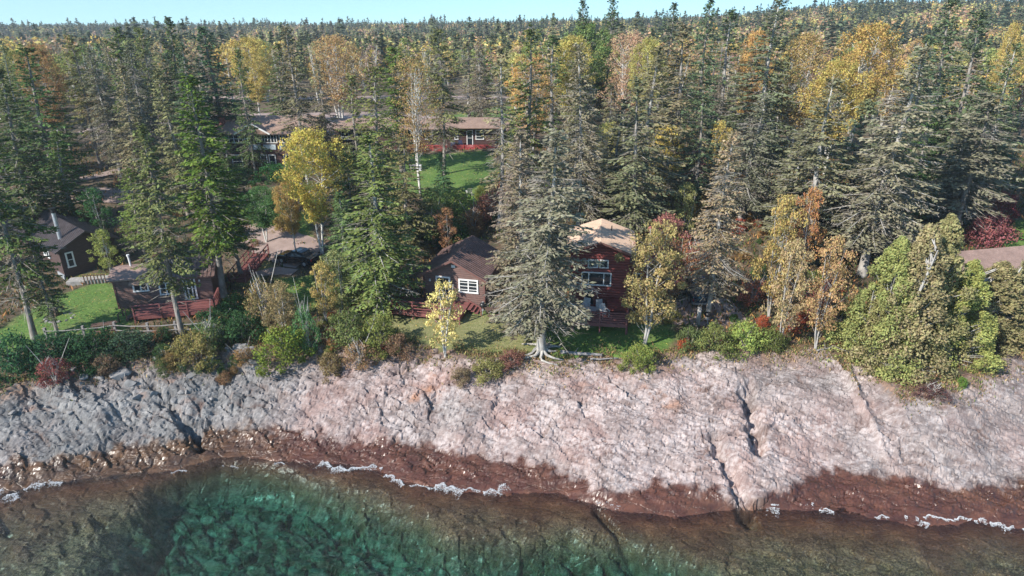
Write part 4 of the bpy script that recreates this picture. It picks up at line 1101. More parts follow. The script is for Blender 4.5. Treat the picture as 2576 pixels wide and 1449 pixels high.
# ---- low cabin roof at the right edge
h = house('low_cabin', 41.2, 57.9, 4.6, 12.5, 'low cabin with plain pinkish shingle roof behind the cedars at the right edge')
W_, D_ = 14, 4.6
walls(h, W_, D_, 2.5, 3.55, M['brown_siding'], 'y')
slope_roof('roof', h, [((-.4, -.6, 2.42), (W_ + .3, -.6, 2.42), (W_ + .3, D_ / 2, 3.75), (-.4, D_ / 2, 3.75)), ((-.4, D_ + .6, 2.42), (W_ + .3, D_ + .6, 2.42), (W_ + .3, D_ / 2, 3.75), (-.4, D_ / 2, 3.75))], M['shingle_red'])
opening(h, 'front', 3, 4.2, 1.0, 2.0, nz=2)
opening(h, 'front', 8, 9.2, 1.0, 2.0, nz=2)
c = MB(); c.tube([(.35, 2.9, 3.3), (.35, 2.9, 5.6)], .15, 12); c.build('chimney_pipe', [M['metal']], h)
c = MB(); c.tube([(.35, 2.9, 5.6), (.35, 2.9, 6.0)], .21, 12); c.build('chimney_cap', [M['black_metal']], h)

# ================================================================== OUTDOOR THINGS
def stairway():
    t = empty('wooden_stairs', (0, 0, 0), 0, 'reddish wooden stairs with handrails climbing from the lower path to the drive', 'stairs')
    a = Vector(at(598, 712)); b = Vector(at(658, 640)); b.z += .15; a.z += .1
    d = (b - a); s = Vector((-d.y, d.x, 0)).normalized() * .75
    st = MB(); n = 12
    for i in range(n):
        p = a.lerp(b, (i + .5) / n); f = d.copy(); f.z = 0; f.normalize(); f *= d.length / n * .42
        st.add([p - s - f, p + s - f, p + s + f, p - s + f] + [q - Vector((0, 0, .07)) for q in (p - s - f, p + s - f, p + s + f, p - s + f)], [(0, 1, 2, 3), (7, 6, 5, 4), (0, 4, 5, 1), (1, 5, 6, 2), (2, 6, 7, 3), (3, 7, 4, 0)])
    st.build('tread', [M['deck_red']], t)
    for sg in (-1, 1):
        r = MB(); o = s * sg * 1.05; up = Vector((0, 0, 1))
        r.bar(a + o + up * .95, b + o + up * .95, .06, .1); r.bar(a + o + up * .5, b + o + up * .5, .05, .07); r.bar(a + o - up * .05, b + o - up * .05, .06, .22)
        r.build('handrail', [M['deck_red']], t)
        for i in range(6):
            p = a.lerp(b, i / 5) + o; q = MB(); q.box(p.x - .05, p.x + .05, p.y - .05, p.y + .05, p.z - .5, p.z + 1.0); q.build('post', [M['deck_red']], t)
stairway()
def fence():
    t = empty('rail_fence', (0, 0, 0), 0, 'weathered grey post and rail fence in front of the left cabin', 'fence')
    pts = [at(120, 855), at(215, 850), at(293, 840), at(376, 842), at(445, 838), at(520, 834)]
    for k, p in enumerate(pts):
        q = MB(); q.box(p[0] - .09, p[0] + .09, p[1] - .09, p[1] + .09, p[2] - .4, p[2] + 1.1); q.build('post', [M['wood_grey']], t)
    for k in range(len(pts) - 1):
        a, b = Vector(pts[k]), Vector(pts[k + 1])
        for zz in (.85, .4):
            q = MB(); q.tube([a + Vector((0, -.12, zz)), (a + b) / 2 + Vector((0, -.12, zz - .05)), b + Vector((0, -.12, zz))], .045, 6); q.build('rail', [M['wood_grey']], t)
fence()

def car(x, y, z, rz, col, label, truck=False):
    t = empty('pickup_truck' if truck else 'parked_car', (x, y, z), rz, label, 'pickup truck' if truck else 'car')
    body = painted('car_paint_' + ('teal' if truck else 'black'), col, .18, .1); body.node_tree.nodes['Principled BSDF'].inputs['Coat Weight'].default_value = .8
    glass = M['glass']; L, Wd = (5.4, 1.95) if truck else (4.6, 1.8)
    if truck: prof = [(-2.7, .5), (-2.7, 1.12), (-.75, 1.15), (-.7, 1.15), (.9, 1.15), (1.1, 1.12), (2.45, 1.02), (2.68, .8), (2.7, .42), (-2.7, .42)]
    else: prof = [(-2.3, .45), (-2.28, .9), (-2.1, .98), (-1.4, 1.0), (.9, .98), (2.0, .82), (2.25, .65), (2.3, .35), (-2.3, .32)]
    def loft(pr, w0, w1, zs):
        mb = MB(); n = len(pr); v_ = []
        for sy, k in ((-1, 0), (1, 0)):
            for (px_, pz_) in pr: v_.append((px_, sy * (w0 if pz_ < zs else w1) / 2, pz_))
        f_ = [tuple(range(n)), tuple(range(2 * n - 1, n - 1, -1))] + [(i, n + i, n + (i + 1) % n, (i + 1) % n) for i in range(n)]
        mb.add(v_, f_); return mb
    def bev(o, w):
        b_ = o.modifiers.new('bevel', 'BEVEL'); b_.width = w; b_.segments = 3; b_.limit_method = 'ANGLE'; return o
    bev(loft(prof, Wd, Wd * .96, .9).build('body', [body], t), .08)
    if truck: cab = [(-.7, 1.1), (-.55, 1.72), (-.3, 1.8), (.55, 1.8), (1.25, 1.1)]; 
    else: cab = [(-1.75, .95), (-1.0, 1.38), (-.6, 1.45), (.2, 1.43), (1.05, .95)]
    bev(loft(cab, Wd * .93, Wd * .74, 1.3).build('cabin_glass', [glass], t), .05)
    r_ = [(cab[1][0] + .05, cab[1][1]), (cab[2][0], cab[2][1] + .03), (cab[3][0], cab[3][1] + .03), (cab[3][0] + .12, cab[3][1] - .06)]
    bev(loft([(a, b) for a, b in r_] + [(r_[-1][0], r_[-1][1] - .04), (r_[0][0], r_[0][1] - .06)], Wd * .76, Wd * .76, 0).build('roof', [body], t), .02)
    if truck:
        bed = MB(); bed.box(-2.6, -.8, -.82, .82, 1.151, 1.16); bed.build('truck_bed', [M['black_metal']], t)
        tg = MB(); tg.box(-2.76, -2.705, -.85, .85, .62, 1.1); tg.build('tailgate', [body], t)
        bp = MB(); bp.box(-2.85, -2.705, -.9, .9, .42, .56); bp.build('bumper', [M['metal']], t)
    for sx in ((-1.6, 1.7) if truck else (-1.4, 1.4)):
        for sy in (-1, 1):
            w = MB(); w.tube([(sx, sy * (Wd / 2 - .2), .34), (sx, sy * (Wd / 2 + .01), .34)], .36 if truck else .33, 16); wo = w.build('wheel', [M['black_metal']], t)
            w = MB(); w.tube([(sx, sy * (Wd / 2 + .012), .34), (sx, sy * (Wd / 2 + .025), .34)], .19, 12); w.build('rim', [M['metal']], wo)
    e0, e1 = prof[0][0], prof[-2][0]
    for sy in (-1, 1):
        q = MB(); q.box(e0 - .02, e0 + .06, sy * .82 - .1, sy * .82 + .1, .7, .95); q.build('tail_light', [painted('tail_red', (.35, .02, .02), .3)], t)
        q = MB(); q.box(e1 - .12, e1 + .0, sy * .68 - .14, sy * .68 + .14, .58, .72); q.build('headlight', [M['metal']], t)
        q = MB(); q.box(cab[-1][0] - .35, cab[-1][0] - .2, sy * (Wd / 2 + .02) - .08, sy * (Wd / 2 + .02) + .08, 1.0, 1.14); q.build('mirror', [body], t)
    return t
x, y, z = at(752, 662); car(x, y, z + .06, R(158), (.012, .012, .015), 'black sedan parked at the end of the gravel drive, nose toward the stairs')
x, y, z = at(1766, 772); car(x, y + 2.2, z + .07, R(88), (.01, .045, .075), 'dark teal pickup truck seen from behind right of the red cabin', True)

def kettle(px, py, label):
    x, y, z = at(px, py); t = empty('kettle_grill', (x, y, z), .4, label, 'grill')
    mb = MB(); rs = []; ps = []
    for k in range(9):
        a = math.pi * k / 8; rs.append(max(.01, .3 * math.sin(a))); ps.append((0, 0, .8 - .26 * math.cos(a)))
    mb.tube(ps, rs, 14); mb.build('bowl', [M['black_metal']], t, True)
    a = MB(); a.box(-.08, .08, -.02, .02, 1.06, 1.1); a.build('handle', [M['white_paint']], t)
    for k in range(3):
        c_, s_ = math.cos(k * 2.09), math.sin(k * 2.09); l = MB(); l.bar((.15 * c_, .15 * s_, .62), (.34 * c_, .34 * s_, 0), .03); l.build('leg', [M['metal']], t)
    l = MB(); l.tube([(0, 0, .3), (0, 0, .33)], .17, 12); l.build('ash_tray', [M['metal']], t)
kettle(1215, 788, 'black kettle grill by the right end of the brown cabin deck')
kettle(1778, 812, 'black kettle grill standing behind the pickup truck')
def bench_table(px, py, rz, label, mat):
    x, y, z = at(px, py); t = empty('picnic_table', (x, y, z), rz, label, 'picnic table')
    for k in range(5): a = MB(); a.box(-.9, .9, -.36 + .15 * k, -.23 + .15 * k, .72, .76); a.build('plank', [mat], t)
    for sy in (-.75, .75): a = MB(); a.box(-.9, .9, sy - .13, sy + .13, .42, .46); a.build('bench', [mat], t)
    for sx in (-.65, .65):
        a = MB(); a.bar((sx, -.15, .72), (sx, -.7, 0), .08, .05); a.bar((sx, .15, .72), (sx, .7, 0), .08, .05); a.bar((sx, -.75, .39), (sx, .75, .39), .05, .08); a.build('leg', [mat], t)
bench_table(1247, 795, R(15), 'dark picnic table on the grass under the big grey spruce', M['wood_dark'])
bench_table(1046, 428, R(8), 'grey picnic table in the shade on the lawn below the lodge', M['wood_grey'])
bench_table(265, 835, R(20), 'dark picnic table at the shaded edge of the green lawn by the fence', M['wood_dark'])
def log_post(px, py, hh, r, label, mat, name='wooden_post', cat='post'):
    x, y, z = at(px, py); mb = MB(); mb.tube([(0, 0, -.3), (0.01, 0, hh * .5), (0, 0, hh)], [r * 1.08, r, r * .95], 12)
    o = mb.build(name, [mat], None, True); o.location = (x, y, z); return tag(o, label, cat)
log_post(944, 806, 1.15, .16, 'short sawn post left of the brown cabin deck', M['wood_grey'])
log_post(1755, 820, 1.75, .17, 'pale log post standing behind the pickup truck', M['bark_grey'])
def log(px, py, L, r, rz, label, z_=.12, mat=None, tilt=0):
    x, y, z = at(px, py); mb = MB(); n = 7
    pts_ = [(L * (i / (n - 1) - .5), .08 * math.sin(i * 1.7), .04 * math.cos(i * 2.1)) for i in range(n)]
    mb.tube(pts_, [r * (1.1 - .5 * i / n) for i in range(n)], 8); mb.tube([pts_[2], (pts_[2][0] + .3, .45, .3)], [r * .4, .02], 5)
    o = mb.build('driftwood_log', [mat or M['wood_grey']], None, True); o.location = (x, y, z + z_); o.rotation_euler = (0, tilt, rz); tag(o, label, 'log')
log(1462, 893, 3.3, .16, R(-8), 'bleached fallen log lying right of the big spruce roots')
log(1520, 906, 2.2, .07, R(5), 'thin pale stick lying below the grass edge right of the roots')
log(2085, 878, 2.6, .06, R(25), 'thin bleached branch on the bank below the small maples')
log(925, 478, 2.4, .12, R(30), 'pale fallen log in the brush below the lodge lawn')
x, y, z = at(1180, 492); lawn_chair(x, y, z, R(200), 'white garden chair at the bottom edge of the lodge lawn', pc, name='garden_chair')
q = (-9.2, 106.6, 8.95); lawn_chair(*q, 0, 'dark blue chair on the red lodge porch left of the door', painted('navy', (.03, .045, .12), .6), name='porch_chair')
q = (-8.0, 106.6, 8.95); lawn_chair(*q, .2, 'second dark blue chair on the red lodge porch nearest the door', painted('navy2', (.03, .045, .12), .6), name='porch_chair')
# fire ring of stones on the green lawn
def stone_mesh(seed, r=.5):
    rs_ = np.random.default_rng(seed); bm = bmesh.new(); bmesh.ops.create_icosphere(bm, subdivisions=3, radius=r)
    sc_ = rs_.uniform(.65, 1.2, 3) * [1.15, 1, .62]
    pl = [(Vector(rs_.normal(0, 1, 3)).normalized(), r * rs_.uniform(.35, .72)) for _ in range(10)]
    for v_ in bm.verts:
        for n_, dd in pl:
            e = v_.co.dot(n_) - dd
            if e > 0: v_.co -= n_ * e * .92
        v_.co *= 1 + .05 * math.sin(9 * v_.co.x + seed) * math.cos(8 * v_.co.y)
        v_.co.x *= sc_[0]; v_.co.y *= sc_[1]; v_.co.z *= sc_[2]
    me_ = bpy.data.meshes.new('boulder'); bm.to_mesh(me_); bm.free(); me_.materials.append(M['boulder']); return me_
M['boulder'] = painted('boulder', (.24, .23, .225), .9, .32, 2.2, .7)
STN = [stone_mesh(200 + k) for k in range(7)]
def stone(x, y, z, s, label, group, name='boulder', cat='boulder'):
    o = link(bpy.data.objects.new(name, STN[random.randrange(7)])); o.location = (x, y, z + s * .02); o.scale = (s, s, s)
    o.rotation_euler = (random.uniform(-.3, .3), random.uniform(-.3, .3), random.uniform(0, 6)); return tag(o, label, cat, group)
x, y, z = at(150, 800)
for k in range(11):
    a = k * 2 * math.pi / 11; stone(x + 1.1 * math.cos(a), y + .9 * math.sin(a), z, random.uniform(.35, .65), 'grey stone of the fire ring on the shaded lawn', 'stones of the fire ring', 'fire_ring_stone', 'stone')
t = empty('driftwood_stump', (x - .6, y + .5, z), 0, 'upturned driftwood root standing in the fire ring on the lawn', 'stump')
r_ = MB(); r_.tube([(0, 0, -.1), (.05, 0, .7)], [.3, .2], 8); r_.build('stump', [M['wood_dark']], t)
for k in range(6):
    r_ = MB(); a = k * 1.05; r_.tube([(0, 0, .5), (.4 * math.cos(a), .4 * math.sin(a), .9), (.55 * math.cos(a), .5 * math.sin(a), 1.4 + .15 * (k % 3))], [.09, .06, .02], 6); r_.build('root', [M['wood_grey']], t)
# stone raised bed with rails beside the dark cabin
x, y, z = at(225, 708)
t = empty('raised_bed', (x, y, z), R(12), 'low stone edged bed with dark rails beside the dark cabin', 'garden bed')
mb = MB(); mb.box(-1.8, 1.8, -.6, .6, -.2, .3); mb.build('stone_edge', [M['stone']], t)
for k in range(7): mb = MB(); mb.box(-.2 + .3 * k, -.12 + .3 * k, -.66, -.602, -.1, .9); mb.build('picket', [M['wood_dark']], t)
mb = MB(); mb.box(-.25, 1.75, -.72, -.662, .82, .9); mb.build('rail', [M['wood_dark']], t)
# utility poles and the lines between them
POLES = [(-250, 175), (-65, 168.5), (-8, 166.5), (48, 165), (150, 168)]
tops_ = []
for k, (x, y) in enumerate(POLES):
    z = g1(x, y); hh = 11.5
    t = empty('utility_pole', (x, y, z), 0, ['wooden utility pole far out at the left beyond the woods', 'wooden utility pole above the golden birches behind the two-storey lodge', 'wooden utility pole behind the spruces in the middle of the skyline woods', 'wooden utility pole in the woods behind the tall red cabin', 'wooden utility pole far right in the distant woods'][k], 'utility pole')
    mb = MB(); mb.tube([(0, 0, -.5), (0, 0, hh)], [.19, .12], 10); mb.build('pole', [M['wood_grey']], t)
    mb = MB(); mb.bar((-1.2, 0, hh - .6), (1.2, 0, hh - .6), .14); mb.build('crossarm', [M['wood_grey']], t)
    for sx in (-1.1, 0, 1.1): mb = MB(); mb.tube([(sx, 0, hh - .53), (sx, 0, hh - .3)], .06, 6); mb.build('insulator', [M['white_paint']], t)
    tops_.append((x, y, z + hh - .3))
for sx, lb in ((-1.1, 'left'), (0, 'middle'), (1.1, 'right')):
    mb = MB()
    for k in range(len(tops_) - 1):
        a, b = Vector(tops_[k]), Vector(tops_[k + 1]); a.x += sx; b.x += sx; a.y += sx * .3; b.y += sx * .3
        mb.tube([a.lerp(b, i / 10) - Vector((0, 0, 1.4 * math.sin(math.pi * i / 10))) for i in range(11)], .022, 4)
    tag(mb.build('power_line', [M['black_metal']]), 'thin power line strung between the utility poles, %s insulator' % lb, 'power line')
# box on the leaning birch by the lodge lawn

# ================================================================== TREES
DG, GG, BGn, OG, YG = (.055, .08, .036), (.125, .128, .088), (.06, .092, .058), (.10, .112, .055), (.08, .12, .035)
GOLD, ORG, OLV, RED, PEACH, LIME, RUST, BRN = (.48, .38, .125), (.43, .30, .14), (.28, .28, .11), (.28, .07, .07), (.46, .33, .20), (.26, .30, .08), (.36, .19, .10), (.29, .22, .15)
TREES = [  # kind, top x, top y, base y, crown width px, tint, label
 ('spruceC', 1372, 325, 885, 280, (.155, .145, .115), 'big grey lichened spruce with flared roots at the rock edge, left of the red cabin'),
 ('spruceA', 1316, 335, 838, 200, (.13, .125, .09), 'dense spruce right behind the big grey shore spruce'),
 ('spruceB', 1335, 70, 545, 170, OG, 'tall spruce with a bare grey stem above the red shrub bank'),
 ('spruceC', 1478, 112, 600, 170, (0.13, 0.12, 0.10), 'tall half bare grey spruce behind the peak of the red cabin'),
 ('spruceA', 1645, 120, 560, 210, GG, 'broad grey green spruce behind the wing of the red cabin'),
 ('spruceH', 1612, 200, 640, 190, (0.10, 0.11, 0.07), 'spruce with shelved boughs right behind the red cabin roof'),
 ('spruceB', 1541, -6, 330, 90, DG, 'narrow dark spruce on the skyline right of the two matching tops'),
 ('spruceE', 1471, 2, 330, 110, BGn, 'dark spruce breaking the skyline left of the narrow one'),
 ('spruceH', 1727, 62, 470, 180, GG, 'tall grey green spruce between the peach birch and the dark pair'),
 ('spruceE', 1688, 8, 330, 110, BGn, 'blue green pointed spruce behind the peach coloured birch'),
 ('spruceE', 1787, 0, 400, 130, BGn, 'very tall blue green spruce reaching the skyline right of the middle'),
 ('spruceF', 1836, 28, 340, 90, DG, 'dark narrow spruce right of the very tall blue green one'),
 ('spruceA', 1958, -6, 420, 210, (0.10, 0.12, 0.08), 'tallest spruce with pale bare lower stem left of the white birch pair'),
 ('spruceC', 1832, 335, 800, 165, (0.19, 0.15, 0.12), 'brownish grey thin spruce with a pale stem right of the pickup truck'),
 ('spruceA', 2098, 200, 655, 240, GG, 'wide dark grey spruce behind the small maples'),
 ('spruceC', 2288, 120, 690, 260, (0.15, 0.15, 0.12), 'grey wide spruce with many bare twigs left of the cedar tops'),
 ('spruceH', 2180, 255, 600, 200, GG, 'spruce with drooping grey boughs in the right of the woods'),
 ('spruceE', 2412, -10, 450, 170, BGn, 'big dark green spruce high at the upper right'),
 ('spruceH', 2478, 30, 520, 180, BGn, 'second dark green spruce at the upper right edge, nearer'),
 ('spruceA', 2345, 90, 520, 150, (0.07, 0.10, 0.07), 'green spruce between the grey wide one and the upper right giants'),
 ('spruceD', 2500, 235, 612, 200, (0.15, 0.15, 0.12), 'leaning grey spruce with a pale stem by the red sumac at the right'),
 ('spruceA', 2562, 110, 545, 150, (0.08, 0.11, 0.07), 'green spruce cut by the right edge of the view'),
 ('spruceB', 2240, 330, 640, 190, (0.09, 0.10, 0.07), 'dark spruce left of the cedar with its base in shadow'),
 ('spruceA', 2030, 300, 600, 170, (0.09, 0.10, 0.07), 'middle sized spruce below the white birch pair'),
 ('spruceC', 1900, 240, 560, 190, (0.12, 0.12, 0.10), 'grey green spruce between the tallest one and the brown grey one'),
 ('spruceA', 1560, 250, 560, 150, (0.09, 0.10, 0.07), 'dark spruce close behind the left roof slope of the red cabin'),
 ('spruceB', 1775, 230, 540, 140, (0.08, 0.10, 0.07), 'spruce standing over the bare red sumac bush'),
 ('spruceA', 2440, 280, 560, 150, (0.11, 0.12, 0.09), 'short grey green spruce in front of the upper right giants'),
 ('spruceC', 1300, 330, 640, 130, (0.16, 0.14, 0.12), 'small half dead spruce left of the shore giant'),
 ('spruceF', 1256, 120, 575, 100, GG, 'slim spruce with a long bare stem right of the lodge lawn'),
 ('spruceD', 1106, 75, 440, 110, OG, 'straight spruce with a bare stem casting its shadow on the lodge lawn'),
 ('spruceF', 1180, 105, 320, 80, GG, 'slim spruce behind the pinkish roof of the long wing'),
 ('spruceC', 1206, 95, 330, 85, (0.15, 0.13, 0.10), 'browner spruce right behind the long wing roof'),
 ('spruceF', 1388, 92, 380, 90, DG, 'thin dark spruce with golden leaves behind it'),
 ('spruceB', 935, 165, 620, 165, OG, 'spruce in front of the long lodge wing left of the lawn'),
 ('spruceD', 990, 120, 430, 130, YG, 'bright green topped spruce beside the bare leaning birch'),
 ('spruceA', 925, 335, 782, 240, (0.09, 0.12, 0.05), 'broad spruce with a pale bare stem left of the brown cabin'),
 ('spruceH', 1010, 345, 640, 150, OG, 'spruce filling the gap left of the lodge lawn'),
 ('spruceH', 880, 190, 590, 130, OG, 'open boughed spruce between the big yellow birch and the wing windows'),
 ('spruceH', 800, 150, 420, 90, GG, 'spruce standing before the gap between the lodge and its long wing'),
 ('fir', 1112, 385, 485, 62, (0.05, 0.10, 0.04), 'young fir standing on the lodge lawn'),
 ('spruceG', 470, 195, 745, 195, (0.07, 0.11, 0.03), 'tall fresh green spruce in front of the two-storey lodge'),
 ('spruceG', 352, 318, 838, 150, (0.09, 0.12, 0.05), 'spruce in front of the left cabin with its trunk by the fence'),
 ('spruceB', 318, 420, 655, 110, YG, 'bright green spruce between the dark cabin and the left cabin'),
 ('spruceB', 55, 118, 512, 180, DG, 'dark spruce with a leaning stem behind the dark cabin'),
 ('spruceE', -20, 175, 600, 170, DG, 'dark spruce at the far left edge behind the cabin roof'),
 ('spruceD', -95, 240, 852, 190, (0.07, 0.10, 0.04), 'shaded big spruce at the lower left corner of the woods'),
 ('spruceB', 50, 520, 842, 100, (0.06, 0.09, 0.04), 'shaded spruce at the left edge of the green lawn'),
 ('spruceD', 178, 90, 425, 95, OG, 'slim spruce leftmost of the bare stemmed group'),
 ('spruceC', 232, 118, 445, 105, (0.10, 0.11, 0.08), 'grey stemmed spruce in the bare stemmed group'),
 ('spruceD', 285, 70, 420, 110, DG, 'dark topped spruce in the middle of the bare stemmed group'),
 ('spruceC', 322, 110, 468, 120, (0.09, 0.10, 0.07), 'foremost spruce of the bare stemmed group by the gravel road'),
 ('spruceD', 352, 72, 430, 95, OG, 'spruce at the right of the bare stemmed group'),
 ('spruceE', 412, 45, 420, 120, DG, 'bushy dark spruce rising above the left woods'),
 ('spruceE', 515, 68, 400, 165, (0.05, 0.10, 0.06), 'very wide dark green spruce left of the two-storey lodge'),
 ('spruceA', 450, 110, 430, 130, BGn, 'spruce between the bushy dark one and the very wide one'),
 ('spruceH', 595, 125, 440, 85, DG, 'slender spruce before the left end of the lodge roof'),
 ('spruceB', 722, 66, 440, 120, (0.10, 0.10, 0.07), 'brown twigged pointed spruce above the lodge roof'),
 ('spruceE', 690, 110, 345, 110, DG, 'dark spruce standing behind the lodge gable'),
 ('spruceA', 130, 330, 560, 120, YG, 'small bright spruce beside the gravel road'),
 ('spruceB', 560, 330, 560, 120, DG, 'dark spruce in front of the left end of the lodge'),
 ('spruceG', 560, 420, 690, 120, (0.06, 0.10, 0.04), 'dark spruce above the wooden stairs'),
 ('spruceB', 870, 380, 640, 130, (0.05, 0.09, 0.04), 'dark spruce right of the big yellow birch'),
 ('spruceA', 850, 480, 735, 130, (0.08, 0.11, 0.05), 'spruce just right of the black sedan'),
 ('birchFull', 775, 322, 645, 175, (.50, .46, .12), 'big yellow birch with a white stem above the black sedan'),
 ('birchFull', 722, 455, 640, 70, (0.40, 0.32, 0.11), 'small yellow birch leaning out left of the big yellow one'),
 ('birchThin', 838, 85, 345, 125, ORG, 'orange birch with several white stems behind the long wing'),
 ('birchBare', 1040, 145, 497, 110, (0.40, 0.24, 0.10), 'nearly bare leaning birch with a white stem by the lodge lawn'),
 ('birchFull', 628, 92, 320, 95, (0.48, 0.36, 0.12), 'golden birch left of the spruce behind the lodge'),
 ('youngBirch', 1112, 700, 890, 92, (.56, .50, .20), 'slender golden birch on the rock edge before the brown cabin deck'),
 ('ash', 1645, 560, 868, 150, (.38, .32, .12), 'yellow green mountain ash leaning over the red cabin deck'),
 ('maple', 1700, 565, 780, 100, RUST, 'rusty orange small maple behind the mountain ash'),
 ('maple', 1680, 535, 770, 130, (0.38, 0.17, 0.12), 'red topped small maple beside the wing of the red cabin'),
 ('maple', 1985, 490, 800, 120, (.40, .34, .13), 'yellow orange maple left of the pair of small maples'),
 ('maple', 2010, 600, 868, 110, (.40, .33, .15), 'small orange maple with grey stem at the bank top'),
 ('maple', 2108, 595, 880, 120, (.40, .31, .13), 'orange yellow maple just left of the great cedar'),
 ('maple', 2050, 470, 700, 90, (0.41, 0.24, 0.11), 'orange maple behind the pair of small maples'),
 ('birchThin', 2035, 78, 420, 130, (0.32, 0.26, 0.11), 'olive topped birch pair with tall white stems'),
 ('birchFull', 2195, 55, 380, 150, (0.46, 0.33, 0.11), 'large golden aspen at the upper right'),
 ('birchFull', 2125, 150, 440, 150, (0.48, 0.37, 0.12), 'golden aspen in front of the larger one'),
 ('birchFull', 1442, 88, 360, 120, (0.44, 0.36, 0.12), 'golden green aspen left of the half bare spruce'),
 ('birchFull', 1475, 55, 330, 130, (0.19, 0.25, 0.09), 'green aspen on the skyline left of the middle'),
 ('birchThin', 1588, 78, 380, 120, PEACH, 'peach coloured birch with a thin white stem'),
 ('birchFull', 1640, 95, 400, 90, (0.42, 0.33, 0.12), 'yellow birch right of the peach coloured one'),
 ('birchFull', 1905, 75, 380, 80, (0.47, 0.32, 0.12), 'orange yellow birch left of the tallest spruce'),
 ('maple', 1815, 302, 480, 75, (0.43, 0.38, 0.11), 'small yellow tree glowing among dark spruces'),
 ('birchThin', 1340, 130, 420, 110, (0.45, 0.30, 0.12), 'golden birch showing between the thin dark spruces'),
 ('birchFull', 2560, 55, 380, 60, (0.50, 0.39, 0.12), 'bright yellow tree at the upper right edge'),
 ('maple', 838, 628, 800, 105, (0.28, 0.30, 0.11), 'yellow green small tree left of the broad pale stemmed spruce'),
 ('maple', 805, 655, 812, 80, (0.44, 0.37, 0.14), 'yellow small tree right below the black sedan'),
 ('ash', 695, 715, 868, 95, (0.30, 0.25, 0.12), 'thin yellow brown tree above the green shore bush'),
 ('maple', 250, 575, 690, 70, (0.27, 0.30, 0.10), 'round yellow green tree at the corner of the dark cabin'),
 ('maple', 228, 470, 600, 80, (0.05, 0.14, 0.05), 'deep green maple behind the dark cabin'),
 ('maple', 1085, 470, 620, 120, (0.21, 0.24, 0.09), 'green yellow tree below the lodge lawn'),
 ('maple', 1120, 520, 640, 70, (0.32, 0.20, 0.10), 'orange tipped small tree below the young fir'),
 ('birchFull', 90, 110, 400, 95, (0.36, 0.24, 0.11), 'orange birch behind the dark left spruce'),
 ('birchFull', 28, 125, 380, 70, (0.34, 0.30, 0.10), 'yellow green birch at the upper left edge'),
 ('birchFull', 650, 470, 610, 110, (0.09, 0.17, 0.06), 'green broadleaf tree in front of the lodge lower windows'),
 ('cedar', 2275, 590, 905, 185, (0.30, 0.28, 0.12), 'great olive brown cedar at the rock edge, leftmost of the cedar clump'),
 ('cedarB', 2222, 700, 897, 115, (0.29, 0.31, 0.11), 'low green cedar skirt at the left of the cedar clump'),
 ('cedarB', 2345, 560, 912, 205, (0.32, 0.27, 0.14), 'browner cedar in the middle of the clump'),
 ('cedar', 2400, 535, 885, 200, (0.29, 0.27, 0.12), 'tallest cedar of the clump before the low cabin'),
 ('cedar', 2455, 650, 893, 175, (0.29, 0.32, 0.10), 'yellow green cedar at the right of the clump'),
 ('cedarB', 2530, 655, 858, 210, (0.28, 0.27, 0.14), 'grey green cedar cut by the right edge'),
 ('cedar', 2610, 640, 845, 180, (0.26, 0.26, 0.12), 'last cedar at the right edge of the shore'),
]
NAMEOF = {'spruce': 'spruce_tree', 'fir': 'fir_tree', 'cedar': 'cedar_tree', 'birch': 'birch_tree', 'maple': 'maple_tree', 'ash': 'mountain_ash', 'youngBirch': 'birch_tree'}
def nm(kind):
    for k in ('youngBirch', 'spruce', 'fir', 'cedar', 'birch', 'maple', 'ash'):
        if kind.startswith(k): return NAMEOF[k]
HERO = []
for (kind, tx, ty, by, w, tint, label) in TREES:
    x, y, z, H = seat(tx, ty, by)
    if by > 860 and tx > 600: z = surf_z(x, y)
    d = proj(x, y, z + H * .5)[2]
    wm = w * d / F
    HERO.append((x, y, H, wm, tx, ty, by))
    o = plant(kind, nm(kind), x, y, z - .1, H, wm * (1.2 if kind.startswith('spruce') else 1.06), tint, label, 'tree')
    if 'leaning birch' in label: BIRCHLEAN = (x, y, z)
x, y, z = BIRCHLEAN
mb = MB(); mb.box(x - .28, x + .28, y - .34, y - .16, z + 3.4, z + 4.1)
tag(mb.build('bird_box', [M['white_paint']]), 'white box fixed to the stem of the leaning birch by the lodge lawn', 'bird box')
# roots of the shore giant
x0, y0 = HERO[0][0], HERO[0][1]
mb = MB()
for k in range(11):
    a = -2.9 + k * .52 + random.uniform(-.15, .15); L = random.uniform(1.0, 2.2); pts = []
    for j in range(6):
        s = j / 5; px = x0 + math.cos(a + .4 * math.sin(s * 4 + k)) * (.25 + L * s); py = y0 + math.sin(a + .3 * math.sin(s * 3 + k)) * (.25 + L * s)
        pts.append((px, py, surf_z(px, py) + .42 * (1 - s) ** 2 + .05))
    mb.tube(pts, [.14 * (1 - j / 6) + .025 for j in range(6)], 6)
root_o = mb.build('root', [M['bark_grey']], None, True)
giant = [o for o in C.objects if o.get('label', '').startswith('big grey lichened')][0]
bpy.context.view_layer.update()
root_o.parent = giant; root_o.matrix_parent_inverse = giant.matrix_world.inverted()

